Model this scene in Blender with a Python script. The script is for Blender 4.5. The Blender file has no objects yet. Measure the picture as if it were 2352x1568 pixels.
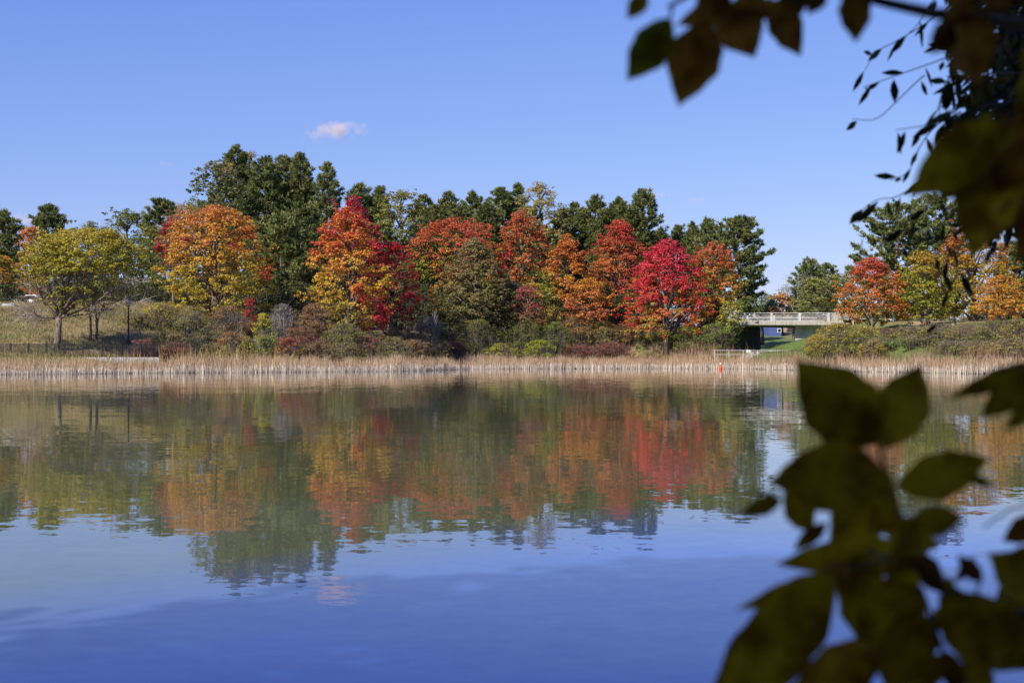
import bpy, math, random
import numpy as np
from mathutils import Vector

# ------------------------------------------------------------------ camera, sky, sun
SC = bpy.context.scene
COL = SC.collection
F_PX, CX, HOR, EYE = 3267.0, 1176.0, 821.0, 1.4      # lens in pixels of a 2352-wide view, level horizon, eye height
cam_d = bpy.data.cameras.new('camera'); cam = bpy.data.objects.new('camera', cam_d); COL.objects.link(cam)
cam_d.lens = 50.0; cam_d.sensor_width = 36.0; cam_d.sensor_fit = 'HORIZONTAL'
cam_d.shift_y = 37.0/2352; cam_d.clip_start = 0.05; cam_d.clip_end = 12000
cam_d.dof.use_dof = True; cam_d.dof.focus_distance = 170; cam_d.dof.aperture_fstop = 5.6
cam.location = (0, 0, EYE); cam.rotation_euler = (math.pi/2, 0, 0)
SC.camera = cam

SUN_EL, SUN_ROT = math.radians(39), math.radians(219)
world = bpy.data.worlds.new('World'); SC.world = world; world.use_nodes = True
wn = world.node_tree; bg = wn.nodes['Background']
sky = wn.nodes.new('ShaderNodeTexSky'); sky.sky_type = 'NISHITA'; sky.sun_disc = False
sky.sun_elevation = SUN_EL; sky.sun_rotation = SUN_ROT
sky.air_density = 1.0; sky.dust_density = 0.2; sky.ozone_density = 3.0
# camera rendering of the sky: per-channel gain and contrast (the photograph's sky is a deeper, more even blue)
spl = wn.nodes.new('ShaderNodeSeparateColor'); cmb = wn.nodes.new('ShaderNodeCombineColor'); wn.links.new(sky.outputs[0], spl.inputs[0])
for ch, gam, gain in ((0, .93, .83), (1, .83, 1.01), (2, .44, 3.25)):
    pw = wn.nodes.new('ShaderNodeMath'); pw.operation = 'POWER'; pw.inputs[1].default_value = gam
    mu = wn.nodes.new('ShaderNodeMath'); mu.operation = 'MULTIPLY'; mu.inputs[1].default_value = gain
    wn.links.new(spl.outputs[ch], pw.inputs[0]); wn.links.new(pw.outputs[0], mu.inputs[0]); wn.links.new(mu.outputs[0], cmb.inputs[ch])
wn.links.new(cmb.outputs[0], bg.inputs[0]); bg.inputs[1].default_value = 0.1

sd = bpy.data.lights.new('sun', 'SUN'); sd.energy = 5.0; sd.angle = math.radians(0.5); sd.color = (1.0, 0.93, 0.82)
sun = bpy.data.objects.new('sun', sd); COL.objects.link(sun)
sdir = Vector((math.sin(SUN_ROT)*math.cos(SUN_EL), math.cos(SUN_ROT)*math.cos(SUN_EL), math.sin(SUN_EL)))
sun.rotation_euler = sdir.to_track_quat('Z', 'Y').to_euler(); sun.location = sdir*50
SC.view_settings.view_transform = 'Standard'; SC.view_settings.look = 'None'
SC.view_settings.exposure = 0.3; SC.view_settings.gamma = 1.0; SC.view_settings.use_curve_mapping = False
try:
    SC.cycles.max_bounces = 6; SC.cycles.diffuse_bounces = 3; SC.cycles.glossy_bounces = 3
    SC.cycles.transmission_bounces = 3; SC.cycles.transparent_max_bounces = 4; SC.cycles.volume_bounces = 2
    SC.cycles.caustics_reflective = False; SC.cycles.caustics_refractive = False
    SC.cycles.volume_step_rate = 2.0; SC.cycles.volume_max_steps = 64
except Exception: pass

# ------------------------------------------------------------------ helpers
def P(px, py, D): return np.array([(px-CX)/F_PX*D, D, EYE+(HOR-py)/F_PX*D])
def sstep(a, b, x):
    t = np.clip((x-a)/(b-a), 0, 1); return t*t*(3-2*t)

def tag(o, label=None, cat=None, group=None, kind=None):
    if label: o['label'] = label
    if cat: o['category'] = cat
    if group: o['group'] = group
    if kind: o['kind'] = kind
    return o

def empty(name, loc, rz=0):
    o = bpy.data.objects.new(name, None); COL.objects.link(o); o.location = [float(v) for v in loc]
    o.rotation_euler = (0, 0, rz); o.empty_display_size = 0.3
    return o

def np_mesh(name, V, Q, mat, parent=None, C=None, smooth=False, loc=None):
    """V (n,3) world coordinates, Q (m,4) or (m,3) faces; made local to the parent"""
    V = np.asarray(V, np.float32).reshape(-1, 3); Q = np.asarray(Q, np.int32)
    if parent is not None:
        V = V-np.array(parent.location[:], np.float32)
        if parent.rotation_euler[2]:
            a = -parent.rotation_euler[2]; c, s = math.cos(a), math.sin(a)
            V = V @ np.array([[c, s, 0], [-s, c, 0], [0, 0, 1]], np.float32)
    elif loc is not None: V = V-np.array(loc, np.float32)
    me = bpy.data.meshes.new(name); k = Q.shape[1]
    me.vertices.add(len(V)); me.vertices.foreach_set('co', V.ravel())
    me.loops.add(Q.size); me.loops.foreach_set('vertex_index', Q.ravel())
    me.polygons.add(len(Q)); me.polygons.foreach_set('loop_start', np.arange(0, Q.size, k, dtype=np.int32))
    try: me.polygons.foreach_set('loop_total', np.full(len(Q), k, np.int32))
    except Exception: pass
    if smooth: me.polygons.foreach_set('use_smooth', np.ones(len(Q), bool))
    if C is not None:
        at = me.attributes.new('tone', 'FLOAT_COLOR', 'FACE')
        at.data.foreach_set('color', np.hstack([C, np.ones((len(C), 1))]).astype(np.float32).ravel())
    me.update(calc_edges=True)
    me.materials.append(mat)
    o = bpy.data.objects.new(name, me); COL.objects.link(o)
    if parent is not None: o.parent = parent
    elif loc is not None: o.location = [float(v) for v in loc]
    return o

class MB:
    def __init__(s): s.v = []; s.f = []; s.n = 0
    def add(s, V, Fc):
        s.v.append(np.asarray(V, float)); s.f += [tuple(i+s.n for i in f) for f in Fc]; s.n += len(V)
    def box(s, c, size, rz=0, taper=1.0):
        x, y, z = [v/2 for v in size]; t = taper
        V = np.array([(-x,-y,-z),(x,-y,-z),(x,y,-z),(-x,y,-z),(-x*t,-y*t,z),(x*t,-y*t,z),(x*t,y*t,z),(-x*t,y*t,z)])
        if rz:
            a, b = math.cos(rz), math.sin(rz); V = V @ np.array([[a,b,0],[-b,a,0],[0,0,1]])
        s.add(V+np.array(c), [(0,3,2,1),(4,5,6,7),(0,1,5,4),(1,2,6,5),(2,3,7,6),(3,0,4,7)])
    def beam(s, a, b, w, h):
        a, b = np.array(a, float), np.array(b, float); d = b-a; L = np.linalg.norm(d); d /= L
        sx = np.cross(d, [0, 0, 1]) if abs(d[2]) < .95 else np.cross(d, [0, 1, 0]); sx /= np.linalg.norm(sx); up = np.cross(sx, d)
        V = [p+sx*i*w/2+up*j*h/2 for p in (a, b) for i, j in ((-1,-1),(1,-1),(1,1),(-1,1))]
        s.add(V, [(0,3,2,1),(4,5,6,7),(0,1,5,4),(1,2,6,5),(2,3,7,6),(3,0,4,7)])
    def tube(s, pts, rad, n=8):
        pts = [np.array(p, float) for p in pts]; V = []; prev = None
        for i, p in enumerate(pts):
            d = pts[min(i+1, len(pts)-1)]-pts[max(i-1, 0)]; d /= np.linalg.norm(d)+1e-9
            ref = np.array([1., 0, 0]) if abs(d[0]) < .8 else np.array([0, 1., 0])
            if prev is not None: ref = prev
            sx = ref-d*ref.dot(d); sx /= np.linalg.norm(sx)+1e-9; sy = np.cross(d, sx); prev = sx
            r = rad[i] if hasattr(rad, '__len__') else rad
            for k in range(n):
                a = 2*math.pi*k/n; V.append(p+(sx*math.cos(a)+sy*math.sin(a))*r)
        Fc = [(i*n+k, i*n+(k+1) % n, (i+1)*n+(k+1) % n, (i+1)*n+k) for i in range(len(pts)-1) for k in range(n)]
        Fc += [tuple(range(n-1, -1, -1)), tuple(range((len(pts)-1)*n, len(pts)*n))]
        s.add(V, Fc)
    def lathe(s, c, prof, n=14):
        V = [(c[0]+r*math.cos(2*math.pi*k/n), c[1]+r*math.sin(2*math.pi*k/n), c[2]+z) for r, z in prof for k in range(n)]
        Fc = [(i*n+k, i*n+(k+1) % n, (i+1)*n+(k+1) % n, (i+1)*n+k) for i in range(len(prof)-1) for k in range(n)]
        Fc += [tuple(range(n-1, -1, -1)), tuple(range((len(prof)-1)*n, len(prof)*n))]
        s.add(V, Fc)
    def prism(s, poly, y0, y1):       # polygon in x,z extruded along y
        n = len(poly); V = [(x, y0, z) for x, z in poly]+[(x, y1, z) for x, z in poly]
        s.add(V, [tuple(range(n)), tuple(range(2*n-1, n-1, -1))]+[(k, k+n, (k+1) % n+n, (k+1) % n) for k in range(n)])
    def build(s, name, mat, parent=None, smooth=False, bevel=0):
        V = np.vstack(s.v); org = np.array(parent.location[:]) if parent else None
        loc = None
        if parent is None:
            loc = np.array([V[:, 0].mean(), V[:, 1].mean(), V[:, 2].min()]); org = loc
        V = V-org
        if parent is not None and parent.rotation_euler[2]:
            a = -parent.rotation_euler[2]; c, q = math.cos(a), math.sin(a); V = V @ np.array([[c, q, 0], [-q, c, 0], [0, 0, 1]])
        me = bpy.data.meshes.new(name); me.from_pydata(V.tolist(), [], s.f); me.update(); me.materials.append(mat)
        if smooth:
            for p in me.polygons: p.use_smooth = len(p.vertices) == 4
        o = bpy.data.objects.new(name, me); COL.objects.link(o)
        if parent: o.parent = parent
        else: o.location = loc
        if bevel:
            b = o.modifiers.new('bevel', 'BEVEL'); b.width = bevel; b.segments = 2; b.limit_method = 'ANGLE'
        return o

# ------------------------------------------------------------------ materials
def newmat(name):
    m = bpy.data.materials.new(name); m.use_nodes = True; nt = m.node_tree
    return m, nt, nt.nodes['Principled BSDF']

def noise_mat(name, c1, c2, scale=3, rough=0.8, detail=5, bump=0.0, stretch=None, c3=None, metal=0, lo=.35, hi=.65):
    m, nt, b = newmat(name)
    tc = nt.nodes.new('ShaderNodeTexCoord'); mp = nt.nodes.new('ShaderNodeMapping')
    if stretch: mp.inputs['Scale'].default_value = stretch
    nz = nt.nodes.new('ShaderNodeTexNoise'); nz.inputs['Scale'].default_value = scale; nz.inputs['Detail'].default_value = detail
    rp = nt.nodes.new('ShaderNodeValToRGB'); rp.color_ramp.elements[0].position = lo; rp.color_ramp.elements[1].position = hi
    rp.color_ramp.elements[0].color = (*c1, 1); rp.color_ramp.elements[1].color = (*c2, 1)
    if c3: e = rp.color_ramp.elements.new((lo+hi)/2); e.color = (*c3, 1)
    nt.links.new(tc.outputs['Object'], mp.inputs[0]); nt.links.new(mp.outputs[0], nz.inputs[0])
    nt.links.new(nz.outputs[0], rp.inputs[0]); nt.links.new(rp.outputs[0], b.inputs['Base Color'])
    b.inputs['Roughness'].default_value = rough; b.inputs['Metallic'].default_value = metal
    if bump:
        bp = nt.nodes.new('ShaderNodeBump'); bp.inputs['Strength'].default_value = bump; bp.inputs['Distance'].default_value = .05
        nt.links.new(nz.outputs[0], bp.inputs['Height']); nt.links.new(bp.outputs[0], b.inputs['Normal'])
    return m

def leaf_mat(name, rough=.5, trans=.3, spec=.35):
    m, nt, b = newmat(name)
    at = nt.nodes.new('ShaderNodeAttribute'); at.attribute_name = 'tone'
    nt.links.new(at.outputs['Color'], b.inputs['Base Color']); b.inputs['Roughness'].default_value = rough
    b.inputs['Specular IOR Level'].default_value = spec
    tr = nt.nodes.new('ShaderNodeBsdfTranslucent'); nt.links.new(at.outputs['Color'], tr.inputs[0])
    mx = nt.nodes.new('ShaderNodeMixShader'); mx.inputs[0].default_value = trans
    nt.links.new(b.outputs[0], mx.inputs[1]); nt.links.new(tr.outputs[0], mx.inputs[2])
    nt.links.new(mx.outputs[0], nt.nodes['Material Output'].inputs[0])
    return m

M_LEAF = leaf_mat('leaf', trans=.36); M_NEEDLE = leaf_mat('needle', .55, .08, .25); M_REED = leaf_mat('dry_reed', .7, .25, .15)
M_TWIG = leaf_mat('twig', .9, 0.0, .1)
M_BARK = noise_mat('bark', (.06,.045,.03), (.26,.2,.145), 9, .9, bump=.6, stretch=(1,1,.25))
M_PBARK = noise_mat('pine_bark', (.1,.06,.04), (.3,.2,.15), 6, .9, bump=.6, stretch=(1,1,.3))
M_CONC = noise_mat('concrete', (.27,.25,.2), (.54,.51,.44), 2.2, .85, bump=.15, stretch=(4,1,.35), lo=.25, hi=.7)
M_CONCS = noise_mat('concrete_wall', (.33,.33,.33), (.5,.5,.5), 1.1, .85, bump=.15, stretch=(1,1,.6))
M_CONCD = noise_mat('shaded_concrete', (.09,.09,.085), (.17,.165,.15), 1.1, .9, bump=.15)  # darker concrete for the left abutment, underpass shade put into the colour
M_RAIL = noise_mat('galvanised_rail', (.5,.5,.48), (.66,.66,.63), 4, .5, metal=0.0)
M_BLACK = noise_mat('black_paint', (.008,.008,.009), (.016,.016,.018), 8, .45)
M_WHITE = noise_mat('white_paint', (.74,.74,.75), (.82,.82,.82), 5, .3)
M_GLASS, _n, _b = newmat('dark_glass'); _b.inputs['Base Color'].default_value = (.02,.025,.03,1); _b.inputs['Roughness'].default_value = .08
M_LAMPG, _n, _b = newmat('frosted_lamp_glass'); _b.inputs['Base Color'].default_value = (.55,.55,.62,1); _b.inputs['Roughness'].default_value = .2
M_ORANGE = noise_mat('orange_plastic', (.75,.08,.02), (.85,.13,.03), 4, .4)
M_ROOF = noise_mat('roof_shingle', (.11,.11,.13), (.2,.2,.23), 7, .9, stretch=(1,1,4))
M_ROOFB = noise_mat('brown_shingle', (.2,.13,.1), (.3,.2,.15), 7, .9, stretch=(1,1,4))
M_SIDING = noise_mat('cream_siding', (.62,.58,.48), (.7,.66,.56), 2, .8, stretch=(1,1,12))
M_BLUE = noise_mat('blue_siding', (.06,.09,.26), (.08,.12,.32), 2, .7, stretch=(1,1,14))
M_TAN = noise_mat('tan_trim', (.42,.28,.2), (.5,.34,.25), 4, .8)
M_STONE = noise_mat('grey_stone', (.25,.24,.22), (.5,.48,.44), 6, .9, bump=.5)
M_RUBBER = noise_mat('rubber', (.015,.015,.015), (.03,.03,.03), 9, .8)
M_ROAD = noise_mat('asphalt', (.045,.045,.047), (.07,.07,.07), 20, .9)
M_PATH = noise_mat('pale_path', (.34,.32,.28), (.46,.43,.38), 12, .9)

# ------------------------------------------------------------------ terrain
_sx = np.array([-400,-260,-90,-43,-28,-15.4,-8.5,4.5,25,38.8,45.5,45.7+6,60,100,270,400.])
_px = np.array([0,400,800,920,1068,1493,1722,1826,1970,2297]); _py = np.array([860.2,856.7,853.9,852.7,848.1,846.4,847.5,850,853.3,859])
_D = EYE*F_PX/(_py-HOR); _X = (_px-CX)/F_PX*_D
_X = np.concatenate([[-420,-280,-120],_X,[75,130,280,420]]); _D = np.concatenate([[-5,30,104],_D,[112,104,30,-5]])
_o = np.argsort(_X); _X, _D = _X[_o], _D[_o]
def shore(x): return np.interp(x, _X, _D)+.5*np.sin(x*.33)+.35*np.sin(x*.9+1)+.2*np.sin(x*2.1)
_rng = np.random.default_rng(5)
def tnoise(x, y, s):
    return (np.sin(x/s+1.3*np.sin(y/s*.7))+np.sin(y/s*1.3+1.1*np.sin(x/s*.9+2)))*.5
def ground(x, y):
    x = np.asarray(x, float); y = np.asarray(y, float)
    d = y-shore(x)
    left = 1-sstep(-36, -20, x)
    zmid = np.interp(d, [-30,-4,0,3,6,9,13,22,38,60,200], [-2,-.8,-.05,.1,.3,.7,1.1,2.4,4.6,5.4,6.0])
    zl = np.interp(d, [-30,-4,0,3,7,9,13,24,36,50,62,200], [-2,-.8,-.05,.12,.9,1.42,1.5,4.0,6.4,7.5,7.7,6.5])
    right = sstep(48, 54, x)
    zr = np.interp(d, [-30,-4,0,3,6,10], [-2,-.8,-.05,.1,.35,.9])+sstep(142, 172, y)*4.9*sstep(4, 12, d)+sstep(180, 230, y)*.4
    z = zmid*(1-left)*(1-right)+zl*left+zr*right
    # causeway carrying the road
    cw = sstep(183, 189, y)*(1-sstep(203, 210, y))*sstep(12, 18, x)
    z = z*(1-cw)+np.maximum(z, 6.0)*cw
    # cutting under the bridge
    xc = 31.5+(y-190)*.3
    ch = 2.1+np.maximum(0, x-xc-2.6)*.30+np.maximum(0, y-205)*.08+np.maximum(0, xc-7-x)*.6
    ch = np.minimum(ch, 6.1)
    m = sstep(0, 8, d)*sstep(174, 180, y)*(1-sstep(250, 290, y))*sstep(19, 24, x)*(1-sstep(56, 66, x))
    z = z*(1-m)+ch*m
    m2 = sstep(16, 22, x)*(1-sstep(46, 52, x))*sstep(0, 4, d)*(1-sstep(178, 183, y))
    z = z*(1-m2)+np.minimum(z, np.interp(d, [0,4,8,14], [-.05,.3,1.0,2.1])+np.maximum(0, x-35)*.27*sstep(8, 16, d))*m2
    z = z+tnoise(x, y, 4.2)*.12*sstep(6, 16, d)+tnoise(x+9, y, 1.3)*.04*sstep(2, 8, d)
    far = sstep(300, 900, np.hypot(x, y)); z = z*(1-far)+6.0*far*(y > 0)+1.5*far*(y <= 0)
    # bank under the photographer
    near = np.interp(y+.25*np.sin(x*.8)+.001*x*x, [-60,-15,-3,2.6,3.8,8], [3,1.6,.35,.06,-.5,-3])
    return np.maximum(z, near) if True else z
def gz(x, y): return float(ground(x, y))

def axis(segs):
    out = [np.array([segs[0][0]])]
    for a, b, st in segs: out.append(np.linspace(a, b, max(2, int((b-a)/st)+1))[1:])
    return np.concatenate(out)
gx = axis([(-6000,-600,600),(-600,-100,25),(-100,-56,3),(-56,62,.75),(62,110,3),(110,600,25),(600,6000,600)])
gy = axis([(-3000,-300,300),(-300,-20,15),(-20,8,.8),(8,100,8),(100,112,2),(112,225,.75),(225,300,4),(300,700,25),(700,9000,600)])
GX, GY = np.meshgrid(gx, gy); GZ = ground(GX, GY)
nx, ny = len(gx), len(gy); idx = np.arange(nx*ny).reshape(ny, nx)
Q = np.stack([idx[:-1,:-1], idx[:-1,1:], idx[1:,1:], idx[1:,:-1]], -1).reshape(-1, 4)
M_GROUND, nt, b = newmat('grassy_ground')
geo = nt.nodes.new('ShaderNodeNewGeometry'); sep = nt.nodes.new('ShaderNodeSeparateXYZ'); nt.links.new(geo.outputs['Position'], sep.inputs[0])
def gnoise(scale, det, stretch=None):
    n = nt.nodes.new('ShaderNodeTexNoise'); n.inputs['Scale'].default_value = scale; n.inputs['Detail'].default_value = det
    nt.links.new(geo.outputs['Position'], n.inputs[0]); return n
def gramp(src, stops):
    r = nt.nodes.new('ShaderNodeValToRGB'); e = r.color_ramp.elements
    while len(e) < len(stops): e.new(.5)
    for i, (p, c) in enumerate(stops): e[i].position = p; e[i].color = (*c, 1)
    nt.links.new(src, r.inputs[0]); return r
n1 = gnoise(.22, 5); n2 = gnoise(5, 4)
dry = gramp(n1.outputs[0], [(.36,(.10,.11,.03)),(.48,(.2,.17,.06)),(.6,(.33,.24,.12))])
lawn = gramp(n2.outputs[0], [(.3,(.07,.11,.02)),(.7,(.15,.2,.04))])
mr = nt.nodes.new('ShaderNodeMapRange'); mr.inputs[1].default_value = 18; mr.inputs[2].default_value = 24; nt.links.new(sep.outputs[0], mr.inputs[0])
mr3 = nt.nodes.new('ShaderNodeMapRange'); mr3.inputs[1].default_value = 50; mr3.inputs[2].default_value = 44; nt.links.new(sep.outputs[0], mr3.inputs[0])
mm = nt.nodes.new('ShaderNodeMath'); mm.operation = 'MULTIPLY'; nt.links.new(mr.outputs[0], mm.inputs[0]); nt.links.new(mr3.outputs[0], mm.inputs[1])
mx = nt.nodes.new('ShaderNodeMix'); mx.data_type = 'RGBA'; nt.links.new(mm.outputs[0], mx.inputs[0])
nt.links.new(dry.outputs[0], mx.inputs[6]); nt.links.new(lawn.outputs[0], mx.inputs[7])
mr2 = nt.nodes.new('ShaderNodeMapRange'); mr2.inputs[1].default_value = .5; mr2.inputs[2].default_value = 1.1; nt.links.new(sep.outputs[2], mr2.inputs[0])
mud = nt.nodes.new('ShaderNodeMix'); mud.data_type = 'RGBA'; nt.links.new(mr2.outputs[0], mud.inputs[0])
mud.inputs[6].default_value = (.05,.04,.028,1); nt.links.new(mx.outputs[2], mud.inputs[7])
nt.links.new(mud.outputs[2], b.inputs['Base Color']); b.inputs['Roughness'].default_value = .95
bp = nt.nodes.new('ShaderNodeBump'); bp.inputs['Strength'].default_value = .8; bp.inputs['Distance'].default_value = .15
nt.links.new(n2.outputs[0], bp.inputs['Height']); nt.links.new(bp.outputs[0], b.inputs['Normal'])
g = np_mesh('ground', np.stack([GX, GY, GZ], -1).reshape(-1, 3), Q, M_GROUND, smooth=True); tag(g, kind='structure')

# ------------------------------------------------------------------ water
M_WATER, nt, b = newmat('lake_water')
b.inputs['Base Color'].default_value = (.075,.098,.07,1); b.inputs['IOR'].default_value = 1.46; b.inputs['Roughness'].default_value = 0.0
geo = nt.nodes.new('ShaderNodeNewGeometry')
acc = None
for sc, strt, amp, det in ((2.4,(.55,1,1),.0062,2),(.45,(.5,1,1),.0035,1),(7.0,(.8,1,1),.0065,1),(19.0,(.7,1,1),.0045,1)):
    mp = nt.nodes.new('ShaderNodeMapping'); mp.inputs['Scale'].default_value = strt; mp.inputs['Location'].default_value = (sc*3, sc*7, 0)
    nz = nt.nodes.new('ShaderNodeTexNoise'); nz.inputs['Scale'].default_value = sc; nz.inputs['Detail'].default_value = det
    nt.links.new(geo.outputs['Position'], mp.inputs[0]); nt.links.new(mp.outputs[0], nz.inputs[0])
    sb = nt.nodes.new('ShaderNodeVectorMath'); sb.operation = 'SUBTRACT'; sb.inputs[1].default_value = (.5,.5,.5)
    nt.links.new(nz.outputs['Color'], sb.inputs[0])
    ml = nt.nodes.new('ShaderNodeVectorMath'); ml.operation = 'MULTIPLY'; ml.inputs[1].default_value = (amp*1.0, amp*2.4, 0)
    nt.links.new(sb.outputs[0], ml.inputs[0])
    if acc is None: acc = ml
    else:
        ad = nt.nodes.new('ShaderNodeVectorMath'); nt.links.new(acc.outputs[0], ad.inputs[0]); nt.links.new(ml.outputs[0], ad.inputs[1]); acc = ad
ad = nt.nodes.new('ShaderNodeVectorMath'); ad.inputs[1].default_value = (0,0,1); nt.links.new(acc.outputs[0], ad.inputs[0])
nm = nt.nodes.new('ShaderNodeVectorMath'); nm.operation = 'NORMALIZE'; nt.links.new(ad.outputs[0], nm.inputs[0])
nt.links.new(nm.outputs[0], b.inputs['Normal'])
# green murk on the far side; near, reflected-sky blue painted in; paler noise patches
sp = nt.nodes.new('ShaderNodeSeparateXYZ'); nt.links.new(geo.outputs['Position'], sp.inputs[0])
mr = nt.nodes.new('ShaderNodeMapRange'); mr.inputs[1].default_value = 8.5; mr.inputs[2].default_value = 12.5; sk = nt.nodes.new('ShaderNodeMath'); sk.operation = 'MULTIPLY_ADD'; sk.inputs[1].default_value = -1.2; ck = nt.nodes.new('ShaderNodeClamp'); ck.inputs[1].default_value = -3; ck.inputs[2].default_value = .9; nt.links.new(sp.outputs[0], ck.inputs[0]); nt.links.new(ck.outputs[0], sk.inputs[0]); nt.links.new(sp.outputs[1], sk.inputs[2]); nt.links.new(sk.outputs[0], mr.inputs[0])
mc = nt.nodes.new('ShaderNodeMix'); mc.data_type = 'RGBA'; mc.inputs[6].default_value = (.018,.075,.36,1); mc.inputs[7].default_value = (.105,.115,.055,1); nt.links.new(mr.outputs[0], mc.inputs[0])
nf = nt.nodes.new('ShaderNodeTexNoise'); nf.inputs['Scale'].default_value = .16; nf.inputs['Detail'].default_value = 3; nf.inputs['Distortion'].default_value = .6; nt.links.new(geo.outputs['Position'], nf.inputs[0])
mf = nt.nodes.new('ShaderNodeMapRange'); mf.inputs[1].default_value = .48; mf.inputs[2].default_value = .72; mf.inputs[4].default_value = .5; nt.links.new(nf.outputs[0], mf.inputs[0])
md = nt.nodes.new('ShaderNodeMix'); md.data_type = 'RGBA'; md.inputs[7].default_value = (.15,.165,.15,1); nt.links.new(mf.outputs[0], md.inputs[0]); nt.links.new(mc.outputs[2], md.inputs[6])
nt.links.new(md.outputs[2], b.inputs['Base Color'])
w = np_mesh('lake_water', [(-900,-8,0),(900,-8,0),(900,260,0),(-900,260,0)], [(0,1,2,3)], M_WATER); tag(w, kind='structure')
# NOTE the lake sheet passes under the banks, which stand above it

# ------------------------------------------------------------------ foliage helpers
def nrm(v): return v/(np.linalg.norm(v, axis=-1, keepdims=True)+1e-9)
def leaf_quads(c, n, size, rng, aspect=.75):
    """diamond leaves, centre c, normal n"""
    r = rng.normal(size=c.shape); t = nrm(np.cross(n, r)); bt = np.cross(n, t)
    s = (size*rng.uniform(.7, 1.3, len(c)))[:, None]*.5
    V = np.stack([c-t*s, c-bt*s*aspect+n*s*.15, c+t*s, c+bt*s*aspect+n*s*.15], 1).reshape(-1, 3)
    return V, np.arange(len(V), dtype=np.int32).reshape(-1, 4)
def pnoise(p, s, seed):
    q = p/s; k = seed*1.7
    return (np.sin(q[:,0]*1.9+1.7*np.sin(q[:,2]*1.3+k)+k)+np.sin(q[:,1]*2.1+1.5*np.sin(q[:,0]*1.1+k*2))+np.sin(q[:,2]*2.3+1.6*np.sin(q[:,1]*1.2+k*3)))/3
def ramp(stops, t):
    ts = [s[0] for s in stops]; cs = np.array([s[1] for s in stops])
    return np.stack([np.interp(t, ts, cs[:, i]) for i in range(3)], -1)
PROF = {
 'maple': [(0,.62),(.1,.95),(.3,1),(.5,.95),(.68,.74),(.82,.5),(.93,.27),(1,.06)],
 'round': [(0,.6),(.12,.92),(.38,1),(.65,.93),(.85,.65),(.95,.38),(1,.12)],
 'flat':  [(0,.35),(.2,.75),(.45,1),(.7,1),(.87,.8),(.96,.5),(1,.2)],
 'column':[(0,.6),(.2,.95),(.5,1),(.75,.75),(.9,.45),(1,.1)],
 'cone':  [(0,1),(.25,.92),(.5,.7),(.75,.42),(.9,.22),(1,.05)],
 'pine':  [(0,.5),(.15,.85),(.35,1),(.55,.9),(.72,.72),(.86,.48),(.95,.24),(1,.06)],
 'skirt': [(0,.9),(.3,1),(.55,.88),(.75,.64),(.9,.36),(1,.08)],
 'bush':  [(0,.85),(.3,1),(.6,.9),(.85,.6),(1,.2)],
}
def prof(kind, t): a = PROF[kind]; return np.interp(t, [k[0] for k in a], [k[1] for k in a])

R=(.54,.038,.055); RO=(.53,.13,.04); RD=(.28,.02,.03); O=(.58,.22,.04); OD=(.44,.16,.04); OY=(.55,.28,.03); Y=(.48,.36,.035)
YG=(.30,.30,.035); G=(.09,.14,.03); GL=(.15,.2,.045); OL=(.2,.18,.055); OLB=(.24,.18,.07); BR=(.17,.11,.06); PK=(.36,.14,.09); GY=(.16,.15,.12)
DG=(.05,.07,.02); PG=(.105,.13,.034); PGL=(.23,.235,.075)

def ribbon(p, q, w, rng):
    d = nrm(q-p); s = nrm(np.cross(d, rng.normal(size=p.shape)))*w[:, None]*.5
    V = np.stack([p-s, p+s, q+s*.5, q-s*.5], 1).reshape(-1, 3)
    return V, np.arange(len(V), dtype=np.int32).reshape(-1, 4)

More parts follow.
